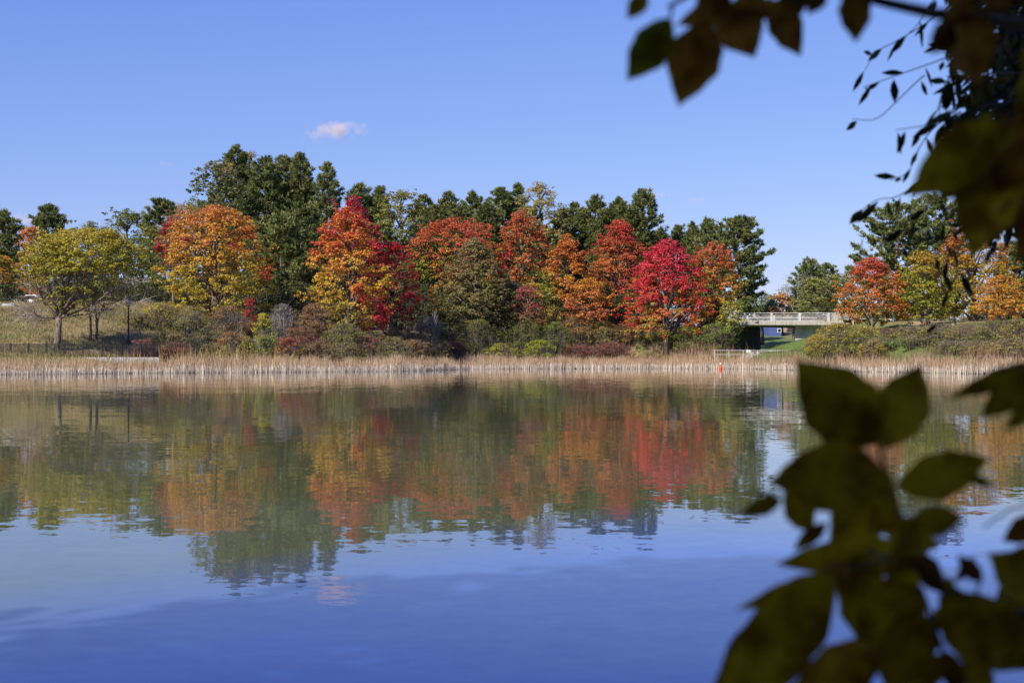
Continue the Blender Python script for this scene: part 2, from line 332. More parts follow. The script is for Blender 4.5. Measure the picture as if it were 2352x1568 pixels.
def crown_cloud(c0, z0, z1, rx, ry, kind, rng, nclump, per, cr, leaf, stops, seed, patches=(), lobes=14, lobey=.36, lean=0, jit=.12, noise=.22, hollow=0.0, spray=1.0):
    """clumped crown; returns verts, quads, colours, lobe centres"""
    H = z1-z0
    lt = (np.arange(lobes)+.5)/lobes; lt = .06+.86*lt**.9
    ph = np.arange(lobes)*2.39996+seed
    pr = prof(kind, lt)
    L = np.stack([c0[0]+np.cos(ph)*rx*pr*.62+lean*lt, c0[1]+np.sin(ph)*ry*pr*.62, z0+lt*H], 1)
    top = np.array([[c0[0]+lean, c0[1], z0+.9*H]]); L = np.vstack([L, top])
    LR = np.append(lobey*(rx+ry)/2*(.55+.75*pr)*rng.uniform(.6, 1.4, lobes), .17*(rx+ry)/2+.25)
    k = rng.integers(0, len(L), nclump)
    d = nrm(rng.normal(size=(nclump, 3))*np.array([1, 1, .9])); d[:, 2] = np.where(d[:, 2] < -.35, -d[:, 2], d[:, 2])
    A = L[k]+d*(LR[k]*rng.uniform(.7, 1.08, nclump))[:, None]*np.array([1, 1, .85])
    # extra clumps straight on the silhouette surface
    m = nclump//2; t = rng.uniform(0, 1, m)**.9; a = rng.uniform(0, 2*math.pi, m); rr = prof(kind, t)*np.sqrt(rng.uniform(.35, 1, m))
    rr *= 1+.16*np.sin(a*3+seed+t*5)+.1*np.sin(a*5+t*11)
    Bc = np.stack([c0[0]+np.cos(a)*rx*rr+lean*t, c0[1]+np.sin(a)*ry*rr, z0+t*H+rng.normal(0, .1, m)], 1)
    ns = max(8, nclump//22); t = rng.uniform(.03, .97, ns); a = rng.uniform(0, 2*math.pi, ns); rr = prof(kind, t); Sp = []
    ext = rng.uniform(.04, .17, ns)*np.clip((rx+ry)/2, .8, 3.6)/3.2*spray
    for q_ in range(5):
        e_ = ext*q_/2.2; up_ = e_*1.3*rng.uniform(.3, 1.6, ns)*(.35+t)*2.2
        Sp.append(np.stack([c0[0]+np.cos(a)*(rx*rr*.95+e_*3.2)+lean*t, c0[1]+np.sin(a)*(ry*rr*.95+e_*3.2), z0+t*H*.985+up_-.2], 1)+rng.normal(0, .1, (ns, 3)))
    Sp = np.vstack(Sp); nsp = len(Sp)
    CC = np.vstack([A, Bc]); CC = CC[pnoise(CC, .75*cr/.5, seed+9) > -.42]
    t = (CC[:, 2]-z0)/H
    lim = prof(kind, np.clip(t, 0, 1))*1.2+.06
    rho = np.hypot((CC[:, 0]-c0[0]-lean*t)/rx, (CC[:, 1]-c0[1])/ry)
    keep = (rho < lim) & (t > -.06) & (t < 1.0)
    CC = np.vstack([CC[keep], Sp]); t = np.append(t[keep], (Sp[:, 2]-z0)/H)
    if hollow: 
        kp = rng.uniform(size=len(CC)) > hollow*(t < .45); kp[-nsp:] |= t[-nsp:] > .3; nsp = int(kp[-nsp:].sum()); CC = CC[kp]; t = t[kp]
    N = len(CC); out = nrm(CC-np.array([c0[0], c0[1], z0+H*.45]))
    csz = cr*rng.uniform(.6, 1.45, N); csz[-nsp:] *= .55
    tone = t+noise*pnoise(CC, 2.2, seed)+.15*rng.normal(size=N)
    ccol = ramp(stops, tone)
    for (pc, dx, dt, pr_) in patches:     # (colour, x in half widths, height fraction, size)
        dd = ((CC[:,0]-c0[0])/rx-dx)**2+(t-dt)**2*2.2; wgt = np.clip(1.25-dd/pr_**2+.4*pnoise(CC, 1.6, seed+3), 0, 1)[:, None]
        ccol = ccol*(1-wgt)+np.array(pc)*wgt
    ii = np.repeat(np.arange(N), per); n = len(ii)
    o = nrm(rng.normal(size=(n, 3))); o[:, 2] = np.where(rng.uniform(size=n) < .65, np.abs(o[:, 2]), o[:, 2])
    rad = (rng.uniform(.35, 1, n)**.6*csz[ii])[:, None]
    pos = CC[ii]+o*rad*np.array([1, 1, .6])
    nn = nrm(o*.55+out[ii]*.5+np.array([0, 0, .45])+rng.normal(size=(n, 3))*.55)
    V, Qd = leaf_quads(pos, nn, leaf, rng)
    col = ccol[ii]*rng.uniform(1-jit*1.6, 1+jit*1.6, (n, 1)); col = col*(1+rng.normal(0, jit*.5, (n, 3)))
    return V, Qd, np.clip(col, .004, .8), CC, L

def limbs(c0, zb, z0, z1, L, CC, r0, rng, nfork=2, lean=0, fine=140):
    mb = MB(); H = z1-z0
    tr = [np.array([c0[0], c0[1], zb-.3])]; rad = [r0*1.35]
    zt = z0+.8*H
    for k in range(1, 7):
        f = k/6; tr.append(np.array([c0[0]+lean*max(0, (zb+(zt-zb)*f-z0)/H)+rng.normal(0, .08), c0[1]+rng.normal(0, .08), zb+(zt-zb)*f])); rad.append(r0*(1-f*.85))
    mb.tube(tr, rad, 9)
    def at(z):
        f = np.clip((z-zb)/(zt-zb), 0, 1)*6; i = min(int(f), 5); return tr[i]+(tr[i+1]-tr[i])*(f-i)
    ends = []
    for l in L:
        zs = max(zb+(z0-zb)*.75, l[2]-1.0*np.hypot(l[0]-c0[0], l[1]-c0[1])-.2); s = at(zs)
        mid = (s+l)/2+np.array([0, 0, .12*np.linalg.norm(l-s)])+rng.normal(0, .1, 3)
        mb.tube([s, mid, l], [r0*.4, r0*.25, r0*.1], 5); ends.append((mid, l))
    V = np.vstack(mb.v)
    if len(CC):
        k = rng.choice(len(CC), min(fine, len(CC)), replace=False)
        for j in k:
            c = CC[j]; e = L[np.argmin(((L-c)**2).sum(1))]
            mb.tube([e, (e+c)/2+rng.normal(0, .08, 3), c], [r0*.09, r0*.06, .012], 3)
    return mb

TREES = 0
def bay(px, D): return D+float(np.interp(px, [860,1000,1560,1680,1712], [0,15,15,11,0]))*(D < 215)+7*(1000 < px < 1700)*(D >= 215)*0
def broad(label, name, cat, px, ytop, ybot, hw, D, stops, kind='maple', group=None, leaf=.205, dens=1.0, cr=.52, seed=None,
          patches=(), ry=None, lean=0, lobes=14, r0=None, base_px=None, mat=None, noise=.22, hollow=0, per=24, fine=120, lobey=.36, bark=None):
    global TREES; D = bay(px, D); TREES += 1; seed = seed or TREES*7+3; rng = np.random.default_rng(seed)
    s = D/F_PX; x = (px-CX)*s; z0 = EYE+(HOR-ybot)*s; z1 = EYE+(HOR-ytop)*s; rx = hw*s*1.07; ry = (ry or min(hw*.9, 90))*s
    bx = x if base_px is None else (base_px-CX)*s
    zb = gz(bx, D); z0 = max(z0, zb+.3)
    root = empty(name, (bx, D, zb)); tag(root, label, cat, group)
    area = 2*math.pi*((rx+ry)/2)*(z1-z0)*.8
    ncl = int(area/(cr*cr*math.pi)*1.55*dens)+20
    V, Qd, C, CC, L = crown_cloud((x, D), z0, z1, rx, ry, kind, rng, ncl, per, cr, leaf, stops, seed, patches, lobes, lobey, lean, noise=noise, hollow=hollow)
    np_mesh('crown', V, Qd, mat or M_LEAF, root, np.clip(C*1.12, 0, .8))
    r0 = r0 or .045*(rx+.3*(z1-zb))
    mb = limbs((bx, D), zb, z0, z1, L, CC, r0, rng, fine=fine); mb.build('trunk', bark or M_BARK, root, smooth=True)
    return root

def pine(label, px, ytop, ybot, hw, D, group='pines standing along the skyline', name='pine_tree', kind='pine', tone=1.0, seed=None, dens=1.0, tuft=.43,
         patches=None, warm=0, cat='pine tree', dead=0.0):
    global TREES; D = bay(px, D); TREES += 1; seed = seed or TREES*5+1; rng = np.random.default_rng(seed)
    s = D/F_PX; x = (px-CX)*s; z0 = EYE+(HOR-ybot)*s; z1 = EYE+(HOR-ytop)*s; R_ = hw*s*1.12
    zb = gz(x, D); z0 = max(z0, zb+.5); H = z1-z0
    root = empty(name, (x, D, zb)); tag(root, label, cat, group)
    mb = MB(); r0 = .011*(z1-zb)+.06
    wob = rng.normal(0, .12, (8, 2)); tp = [np.array([x+wob[k,0]*(k > 0), D+wob[k,1]*(k > 0), zb-.3+(z1-.3-zb)*k/7]) for k in range(8)]
    mb.tube(tp, [r0*(1.15-.98*k/7) for k in range(8)], 8)
    T = []; Dn = []; z = z0; a = rng.uniform(0, 6)
    while z < z1-.2:
        t = (z-z0)/H; r = prof(kind, t)*R_
        nb = 5 if r > 1.2 else 4
        for k in range(nb):
            a += 2*math.pi/nb+rng.normal(0, .3); ln = r*rng.uniform(.6, 1.25)
            if rng.uniform() < .05: ln *= .4
            dx, dy = math.cos(a), math.sin(a); rise = rng.uniform(-.05, .2)+.45*t
            p0 = np.array([x, D, z]); p1 = p0+np.array([dx*ln*.55, dy*ln*.55, ln*.5*rise]); p2 = p0+np.array([dx*ln, dy*ln, ln*(rise+.12)])
            mb.tube([p0, p1, p2], [max(.02, r0*.3*(1-t*.6)), max(.015, r0*.2*(1-t)), .012], 3)
            nt_ = max(2, int(ln/.42*dens*1.75))
            for j in range(nt_):
                f = rng.uniform(.3, 1.04)**.75; q = p0+(p1-p0)*2*f if f < .5 else p1+(p2-p1)*(f-.5)*2
                side = rng.normal(0, .22*ln**.6)*(f); q = q+np.array([-dy*side, dx*side, rng.normal(.1, .12)]); T.append(q); Dn.append((dx*.5, dy*.5, .75))
        z += max(.42, .072*R_*1.6)*rng.uniform(.8, 1.2)
    for k in range(6): T.append(np.array([x+rng.normal(0,.12), D+rng.normal(0,.12), z1-.15*k])); Dn.append((0,0,1))
    T = np.array(T); Dn = nrm(np.array(Dn)); N = len(T); per = 26
    ii = np.repeat(np.arange(N), per); n = len(ii)
    sz = tuft*rng.uniform(.7, 1.35, N)
    d = nrm(Dn[ii]*.9+rng.normal(size=(n, 3))*.65)
    p0 = T[ii]+rng.normal(size=(n, 3))*.1*np.array([1, 1, .7]); L = (sz[ii]*rng.uniform(.6, 1.1, n))[:, None]
    V, Qd = ribbon(p0, p0+d*L, np.full(n, .085), rng)
    tcol = np.where((rng.uniform(size=N) < .35)[:, None], np.array(PGL), np.array(PG))*rng.uniform(.75, 1.25, (N, 1))*tone
    tcol = tcol*(1-.15*warm)+np.array((.16,.13,.04))*.35*warm
    if dead:
        dm = (rng.uniform(size=N) < dead)[:, None]; tcol = np.where(dm, np.array((.3,.12,.06)), tcol)
    C = tcol[ii]*rng.uniform(.75, 1.25, (n, 1))
    np_mesh('crown', V, Qd, M_NEEDLE, root, C)
    mb.build('trunk', M_PBARK, root, smooth=True)
    return root

def shrub(label, px, ytop, hw, D, stops, ybot=None, leaf=.11, dens=1.0, kind='bush', twig=(.17,.14,.11), ntw=1.0, name='shrub', cat='shrub', group=None,
          patches=(), seed=None, ry=None, noise=.35, per=22, cr=.36):
    global TREES; D0 = D; front = 1110 < px < 1690 and D < 189 and name == 'shrub'
    if front:
        for _ in range(6): D = float(shore((px-CX)/F_PX*D))+6.0+max(0, 790-ytop)*.06
    else: D = max(bay(px, D), float(shore((px-CX)/F_PX*D))+5.5)
    TREES += 1; seed = seed or TREES*11+2; rng = np.random.default_rng(seed)
    s = D/F_PX; x = (px-CX)*s; z1 = EYE+(HOR-ytop)*s; rx = hw*s; ry = (ry*s if ry else min(rx*.8, 3.0))
    zb = gz(x, D); z1 = max(z1, zb+1.0); z0 = (EYE+(HOR-ybot)*s) if ybot else zb+.1; z0 = max(min(z0, z1-.8), zb+.05)
    root = empty(name, (x, D, zb)); tag(root, label, cat, group)
    area = 2*math.pi*((rx+ry)/2)*(z1-z0)*.9+math.pi*rx*ry
    ncl = int(area/(cr*cr*math.pi)*1.5*dens)+12
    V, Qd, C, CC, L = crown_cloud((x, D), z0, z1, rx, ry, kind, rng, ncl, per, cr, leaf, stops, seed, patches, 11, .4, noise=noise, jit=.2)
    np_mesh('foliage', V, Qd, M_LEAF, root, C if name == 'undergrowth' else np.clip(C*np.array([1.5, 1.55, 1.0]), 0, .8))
    # stems and twigs
    ns = int(46*rx*ntw)+10; a = rng.uniform(0, 6.28, ns); q = rng.uniform(0, 1, ns)**.5
    b0 = np.stack([x+np.cos(a)*rx*q*.55, D+np.sin(a)*ry*q*.55, np.full(ns, zb-.1)], 1)
    tt = rng.uniform(.5, 1.03, ns); pr_ = prof(kind, tt)
    b1 = np.stack([x+np.cos(a)*rx*pr_*q*1.02, D+np.sin(a)*ry*pr_*q*1.02, z0+tt*(z1-z0)], 1)
    bm = (b0+b1)/2+rng.normal(0, .15, (ns, 3))
    A0 = [b0, bm]; A1 = [bm, b1]; W = [np.full(ns, .06), np.full(ns, .04)]
    for lev in range(3):
        k = rng.integers(0, ns, ns*3); f = rng.uniform(.3, 1, len(k))[:, None]; st = bm[k]+(b1[k]-bm[k])*f
        e = st+nrm(nrm(b1[k]-b0[k])+rng.normal(size=(len(k), 3))*.8)*rng.uniform(.35, .95, (len(k), 1))
        e[:, 2] = np.minimum(e[:, 2], z1+.15)
        A0.append(st); A1.append(e); W.append(np.full(len(k), .022))
    A0 = np.vstack(A0); A1 = np.vstack(A1); W = np.concatenate(W)
    V, Qd = ribbon(A0, A1, W, rng); C = np.array(twig)*rng.uniform(.6, 1.4, (len(Qd), 1))
    np_mesh('stems', V, Qd, M_TWIG, root, C)
    return root

def twig_tree(label, px, ytop, ybase, hw, D, name='bare_tree', cat='tree', col=(.22,.2,.18), n=5, seed=1, leafcol=None, nleaf=0, base_px=None, up=.75, depth=4):
    rng = np.random.default_rng(seed); s = D/F_PX; x = ((base_px or px)-CX)*s; zb = gz(x, D) if ybase is None else EYE+(HOR-ybase)*s
    H = EYE+(HOR-ytop)*s-zb; root = empty(name, (x, D, zb)); tag(root, label, cat)
    mb = MB(); P0 = []; P1 = []; W = []; tips = []
    dxm = (px-(base_px or px))*s
    def grow(p, d, L, r, lev):
        q = p+d*L
        if lev < 3: mb.tube([p, (p+q)/2+rng.normal(0, .03*L, 3), q], [r, r*.8, r*.62], 6 if lev < 2 else 4)
        else: P0.append(p); P1.append(q); W.append(r*2)
        if lev >= depth: tips.append(q); return
        for k in range(rng.integers(2, 4) if lev < 2 else 3):
            f = 1 if k == 0 else rng.uniform(.45, 1)
            nd = nrm(d+rng.normal(size=3)*.5*np.array([hw*s/H*2.2, 1, .6])+np.array([0, 0, .12]))
            grow(p+d*L*f, nd, L*rng.uniform(.62, .85), max(r*.6, .012), lev+1)
    grow(np.array([x, D, zb-.2]), nrm(np.array([dxm*.3/H, 0, 1])), H*.3, .022*H, 0)
    mb.build('trunk', M_BARK, root, smooth=True)
    if P0:
        V, Qd = ribbon(np.array(P0), np.array(P1), np.array(W), rng)
        np_mesh('twigs', V, Qd, M_TWIG, root, np.array(col)*rng.uniform(.7, 1.4, (len(Qd), 1)))
    if nleaf:
        t = np.array(tips)[rng.integers(0, len(tips), nleaf)]+rng.normal(0, .25, (nleaf, 3))
        V, Qd = leaf_quads(t, nrm(rng.normal(size=t.shape)+np.array([0, 0, .5])), .15, rng)
        np_mesh('crown', V, Qd, M_LEAF, root, np.array(leafcol)*rng.uniform(.6, 1.4, (nleaf, 1)))
    return root

# ------------------------------------------------------------------ skyline pines (left to right)
PN = [  # label, px, top, bottom, half width, D, kwargs
 ('dark pine cut by the left edge of the picture', 8, 490, 690, 48, 196, {}),
 ('small dark pine rising alone behind the yellow honey locust', 110, 476, 640, 44, 204, {}),
 ('pine showing its round top just right of the green maple on the left', 376, 460, 620, 46, 204, {}),
 ('tall pine with the highest top of the skyline, inside the olive poplar', 543, 340, 640, 48, 203, dict(kind='column')),
 ('broad dark pine next right of the highest one', 612, 366, 690, 62, 200, {}),
 ('dark pine in the middle of the tall pine clump', 655, 362, 700, 50, 205, dict(kind='column')),
 ('dark pine with a pointed twin top in the tall clump', 690, 354, 700, 46, 203, {}),
 ('slim pine with open branches at the right end of the tall clump', 752, 378, 650, 40, 200, dict(dens=.75)),
 ('bushy bright green pine standing in front of the tall pine clump', 645, 492, 740, 74, 176, dict(kind='skirt', tone=1.15)),
 ('pine with a ragged top just left of the crimson maple top', 828, 424, 640, 38, 207, {}),
 ('pine right behind the crimson maple top', 872, 430, 660, 36, 206, {}),
 ('pine peeking out right of the olive oak', 972, 450, 650, 34, 212, dict(tone=.95)),
 ('pine with a rusty dead tip above the orange maple row', 1030, 443, 660, 36, 212, dict(dead=.03)),
 ('rounded pine above the orange and red wide maple', 1086, 446, 660, 38, 214, {}),
 ('dark pine left of the pale yellow poplar', 1148, 434, 660, 42, 210, {}),
 ('narrow pine spire touching the pale yellow poplar', 1190, 423, 640, 28, 213, {}),
 ('pine right of the small green poplar', 1320, 470, 680, 38, 208, {}),
 ('pine with a dense dome right of centre', 1368, 452, 690, 42, 206, {}),
 ('lower round pine beside the tallest right hand spire', 1424, 459, 690, 40, 208, dict(tone=1.1)),
 ('tall pine spire at the right shoulder of the woods', 1478, 437, 690, 46, 204, {}),
 ('far low pine in the dip behind the crimson maple', 1558, 522, 700, 40, 226, {}),
 ('small pointed pine in the dip behind the orange maple', 1590, 514, 700, 24, 224, {}),
 ('far round pine next to the big end pine', 1626, 507, 700, 38, 222, {}),
 ('big dark pine ending the woods just left of the bridge', 1694, 502, 706, 62, 205, dict(tone=.95, tuft=.45)),
 ('far pine rising behind the yellow green trees beyond the bridge', 1858, 597, 720, 34, 262, {}),
 ('second far pine above the yellow green trees beyond the bridge', 1900, 606, 720, 30, 268, dict(dens=.7)),
]
for lb, px, yt, yb, hw, D, kw in PN: pine(lb, px, yt, yb, hw, D, **kw)
# dark pines deeper in the wood
for lb, px, yt, yb, hw, D in [
 ('dark pine in the second row behind the orange maple', 470, 470, 700, 60, 212),
 ('dark lower pine between the orange and the flame coloured maple', 690, 470, 735, 60, 186),
 ('dark pine in the second row behind the flame coloured maple', 800, 500, 720, 60, 200),
 ('dark pine in the second row under the olive oak', 925, 560, 740, 60, 206),
 ('dark pine in the second row behind the olive willow', 1110, 520, 740, 70, 218),
 ('pine top low between the olive oak and the rusty tipped pine', 1000, 474, 700, 40, 203),
 ('pine top low behind the rusty tipped pine', 1058, 478, 700, 42, 204),
 ('pine top low left of the dark pine by the poplar', 1118, 470, 700, 42, 203),
 ('pine top low behind the pale yellow poplar', 1214, 478, 700, 46, 204),
 ('pine top low behind the small green poplar', 1292, 492, 700, 44, 203),
 ('pine top low between the two domed pines', 1396, 482, 700, 44, 200),
 ('pine top low beside the tallest right hand spire', 1452, 480, 700, 44, 201),
 ('pine in the second row sloping down to the dip', 1512, 540, 710, 44, 206),
 ('dark pine in the second row under the pale yellow poplar', 1240, 540, 740, 60, 216),
 ('dark pine in the second row behind the rust red maple', 1370, 540, 740, 60, 212)]:
    pine(lb, px, yt, yb, hw, D, tone=.85)
pine('wide pine with long side boughs right of the bridge', 2062, 470, 735, 92, 186, kind='skirt', tuft=.45)
pine('tall pine half hidden by leaves right of the bridge', 2148, 455, 730, 78, 190, kind='skirt', tuft=.45)
pine('dark pine behind the golden maple at the right edge', 2330, 560, 740, 50, 196)

# ------------------------------------------------------------------ broadleaf trees
OAK = [(0,G),(.4,OL),(.7,(.24,.24,.06)),(1,(.3,.26,.08))]
broad('tall olive green poplar at the left end of the tall pines', 'poplar_tree', 'tree', 500, 368, 560, 66, 192, [(0,G),(.5,(.15,.18,.05)),(1,(.2,.19,.07))], kind='round', dens=.62, cr=.45, leaf=.22, patches=[((.32,.24,.08),.5,.95,.3)])
broad('leafy yellow green sapling poking through the pine tops', 'poplar_tree', 'tree', 577, 345, 470, 16, 207, [(0,YG),(1,(.35,.27,.09))], kind='column', dens=.5, lobes=6, leaf=.17)
broad('olive oak with yellowing leaves left of the centre pines', 'oak_tree', 'tree', 922, 438, 640, 66, 196, [(0,G),(.4,(.17,.2,.05)),(.8,(.27,.26,.06)),(1,(.3,.25,.07))], kind='round', dens=.62, cr=.45, leaf=.22)
broad('pale yellow poplar with the highest top near the centre', 'poplar_tree', 'tree', 1238, 416, 640, 58, 200, [(0,GL),(.4,(.3,.28,.07)),(.8,(.42,.36,.12)),(1,(.4,.33,.14))], kind='column', dens=.6, leaf=.19, cr=.42)
broad('small green poplar leaning against the pale yellow one', 'poplar_tree', 'tree', 1291, 465, 680, 30, 199, [(0,G),(.6,(.17,.21,.06)),(1,(.25,.24,.08))], kind='column', dens=.55)
broad('green maple with an open top behind the honey locust', 'maple_tree', 'tree', 292, 482, 690, 66, 184, [(0,G),(.5,(.14,.17,.03)),(1,(.2,.2,.04))], kind='round', dens=.8, leaf=.22)
broad('mid green tree between the open green maple and the pinkish ash', 'maple_tree', 'tree', 345, 520, 690, 44, 180, [(0,G),(.6,(.13,.17,.035)),(1,(.26,.24,.05))], kind='round', dens=.9)
broad('broad dark green tree low behind the left part of the honey locust', 'maple_tree', 'tree', 130, 545, 690, 60, 190, [(0,(.05,.08,.02)),(1,(.14,.17,.04))], kind='round', dens=.9)
broad('low green tree filling the gap behind the honey locust', 'maple_tree', 'tree', 215, 512, 690, 60, 186, [(0,G),(1,(.2,.21,.05))], kind='round', dens=.75)
broad('small orange tree peeking out over the honey locust', 'maple_tree', 'tree', 70, 520, 690, 34, 182, [(0,OD),(1,O)], kind='round', dens=.7)
broad('dark green tree with orange tips at the left edge', 'maple_tree', 'tree', 4, 590, 705, 44, 172, [(0,(.05,.07,.02)),(.6,G),(1,OY)], kind='round', patches=[(OY,.2,.6,.3)])
broad('pinkish brown ash tree behind the large orange maple', 'ash_tree', 'tree', 425, 468, 690, 66, 172, [(0,GL),(.4,OL),(.7,(.33,.2,.08)),(1,(.36,.16,.1))], kind='round', dens=.65, leaf=.17, patches=[((.4,.3,.06),.15,.85,.35)])
broad('dark red maple pressed against the large orange maple', 'maple_tree', 'tree', 400, 505, 620, 36, 166, [(0,RD),(.6,(.32,.03,.04)),(1,(.4,.05,.05))], kind='column', dens=.9, leaf=.18)
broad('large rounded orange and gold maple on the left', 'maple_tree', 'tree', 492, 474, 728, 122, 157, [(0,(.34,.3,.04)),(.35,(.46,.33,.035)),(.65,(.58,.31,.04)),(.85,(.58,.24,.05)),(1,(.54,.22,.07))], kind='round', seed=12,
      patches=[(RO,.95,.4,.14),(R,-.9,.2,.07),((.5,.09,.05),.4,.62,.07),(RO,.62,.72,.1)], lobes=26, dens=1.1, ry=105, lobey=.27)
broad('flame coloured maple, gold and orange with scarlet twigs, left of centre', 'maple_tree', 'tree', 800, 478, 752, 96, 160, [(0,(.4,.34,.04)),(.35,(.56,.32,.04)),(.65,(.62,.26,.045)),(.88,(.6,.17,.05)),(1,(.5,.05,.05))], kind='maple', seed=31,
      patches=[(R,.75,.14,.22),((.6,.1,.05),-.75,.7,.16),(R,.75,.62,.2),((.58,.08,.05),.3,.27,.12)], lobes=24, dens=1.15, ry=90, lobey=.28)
broad('crimson maple top standing up behind the flame coloured one', 'maple_tree', 'tree', 812, 454, 640, 52, 168, [(0,RD),(.6,(.44,.025,.04)),(1,(.48,.03,.06))], kind='maple', dens=.9, leaf=.17)
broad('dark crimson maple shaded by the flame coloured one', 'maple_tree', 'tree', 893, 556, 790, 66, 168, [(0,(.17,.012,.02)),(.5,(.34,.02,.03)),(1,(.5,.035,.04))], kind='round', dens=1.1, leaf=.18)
broad('wide orange and red maple left of the olive willow', 'maple_tree', 'tree', 1048, 503, 752, 96, 182, [(0,GL),(.28,YG),(.5,(.45,.24,.04)),(.72,RO),(1,(.55,.12,.06))], kind='flat', seed=45, patches=[(YG,-.85,.5,.2),(O,-.4,.2,.3)], lobes=20)
broad('olive brown willow with drooping leaves in the centre', 'willow_tree', 'tree', 1092, 548, 770, 78, 168, [(0,(.08,.08,.03)),(.35,OL),(.7,OLB),(1,(.28,.22,.09))], kind='maple', leaf=.2, cr=.4, dens=.95, seed=52, lobes=18)
broad('rust red maple with an open tall crown right of the willow', 'maple_tree', 'tree', 1197, 484, 735, 66, 184, [(0,YG),(.3,(.48,.24,.05)),(.6,(.5,.14,.045)),(1,(.5,.15,.06))], kind='column', seed=61, patches=[(R,-.5,.55,.2),(YG,.6,.25,.3)], lobes=18, dens=.85)
broad('orange and gold maple with a narrow crown', 'maple_tree', 'tree', 1302, 540, 760, 62, 176, [(0,(.42,.3,.03)),(.35,OY),(.6,(.52,.19,.035)),(1,(.5,.17,.05))], kind='maple', seed=67, patches=[(YG,-.7,.45,.3)], lobes=18)
broad('tall rust red maple with two tops left of the crimson one', 'maple_tree', 'tree', 1422, 506, 740, 74, 182, [(0,OD),(.4,(.5,.18,.045)),(.7,(.5,.13,.045)),(1,(.54,.07,.05))], kind='maple', seed=73, lobes=20, dens=1.05)
broad('bright crimson maple, the reddest tree of the far bank', 'maple_tree', 'tree', 1530, 552, 778, 98, 170, [(0,(.42,.3,.04)),(.2,(.52,.18,.04)),(.4,(.58,.05,.05)),(.8,(.62,.05,.08)),(1,(.58,.09,.1))], kind='maple', seed=79, lobes=26, ry=85, dens=1.1, noise=.2, lobey=.28,
      patches=[(YG,-.4,.3,.12)])
broad('orange maple between the crimson maple and the bridge', 'maple_tree', 'tree', 1640, 556, 752, 60, 176, [(0,(.36,.26,.03)),(.4,OY),(.7,(.52,.17,.04)),(1,(.52,.14,.06))], kind='round', seed=83, lobes=20, dens=.8, hollow=0, patches=[(YG,-.4,.55,.22)])
broad('golden maple filling the gap under the row of rust red ones', 'maple_tree', 'tree', 1352, 640, 762, 56, 172, [(0,O),(.5,(.5,.14,.05)),(1,OY)], kind='round', dens=.9)
broad('green understorey tree below the olive oak', 'understorey_tree', 'tree', 955, 580, 760, 44, 186, [(0,(.05,.08,.02)),(1,GL)], kind='round', dens=.8)
broad('dark green understorey tree behind the willow foot', 'understorey_tree', 'tree', 1150, 660, 790, 62, 170, [(0,(.04,.06,.02)),(.6,(.07,.1,.03)),(1,OL)], kind='round', dens=.9)
broad('dark green understorey tree under the rust red maples', 'understorey_tree', 'tree', 1265, 620, 780, 50, 188, [(0,(.04,.06,.02)),(1,(.1,.14,.03))], kind='round', dens=.9)
broad('pink sumac glowing low among the rust red maples', 'sumac_tree', 'tree', 1212, 660, 735, 36, 168, [(0,OLB),(.5,(.4,.08,.07)),(1,(.45,.12,.1))], kind='round', dens=.7, leaf=.15)
broad('small yellow green tree at the left end of the bridge', 'maple_tree', 'tree', 1682, 690, 772, 30, 174, [(0,YG),(1,(.36,.34,.06))], kind='round', dens=.35, leaf=.18)
# beyond the bridge
broad('pale grey green tree behind the bridge at left', 'distant_tree', 'tree', 1748, 672, 722, 36, 258, [(0,GL),(1,(.22,.25,.13))], kind='round', dens=.7, leaf=.26)
broad('small orange tree behind the bridge railing', 'distant_tree', 'tree', 1797, 676, 724, 32, 246, [(0,OD),(1,(.5,.27,.05))], kind='round', dens=.8, leaf=.24)
broad('yellow green tree right behind the bridge railing', 'distant_tree', 'tree', 1868, 636, 728, 36, 240, [(0,(.17,.19,.04)),(1,(.3,.29,.07))], kind='round', dens=.75, leaf=.24)
broad('second yellow green tree behind the bridge, nearer the end block', 'distant_tree', 'tree', 1912, 632, 728, 34, 244, [(0,(.17,.19,.04)),(1,(.3,.28,.07))], kind='round', dens=.7, leaf=.24)
broad('misty olive tree left of the red and orange maple', 'distant_tree', 'tree', 1955, 618, 730, 40, 250, [(0,GL),(1,(.26,.27,.12))], kind='round', dens=.7, leaf=.26)
twig_tree('almost bare pale tree behind the bridge', 1822, 622, None, 40, 250, seed=4, col=(.36,.34,.34), leafcol=(.3,.32,.2), nleaf=900, depth=5)
# right bank
broad('red and orange maple at the right end of the bridge', 'maple_tree', 'tree', 2004, 594, 744, 72, 168, [(0,(.4,.24,.03)),(.35,(.48,.18,.03)),(.65,(.52,.16,.045)),(1,(.5,.11,.05))], kind='maple', seed=97, lobes=20, dens=1.25, patches=[(R,-.7,.12,.08),(R,.6,.3,.1)])
broad('yellow green maple right of the red and orange one', 'maple_tree', 'tree', 2124, 578, 742, 62, 168, [(0,(.3,.25,.03)),(.4,(.24,.26,.03)),(.7,(.36,.3,.03)),(1,(.42,.26,.04))], kind='round', seed=101, lobes=18, dens=1.25)
broad('tall golden orange maple on the right bank', 'maple_tree', 'tree', 2238, 518, 738, 84, 172, [(0,(.34,.28,.03)),(.4,(.38,.28,.03)),(.75,(.46,.2,.03)),(1,(.44,.15,.04))], kind='round', seed=107, lobes=22, dens=1.3)
broad('low orange maple at the right edge of the far bank', 'maple_tree', 'tree', 2298, 635, 738, 56, 162, [(0,(.5,.22,.05)),(.5,(.5,.27,.03)),(1,(.48,.2,.05))], kind='round', seed=111, lobes=16, dens=1.25)
twig_tree('grey leafless sapling between the golden maples', 2265, 625, None, 26, 163, seed=9, col=(.42,.4,.38))

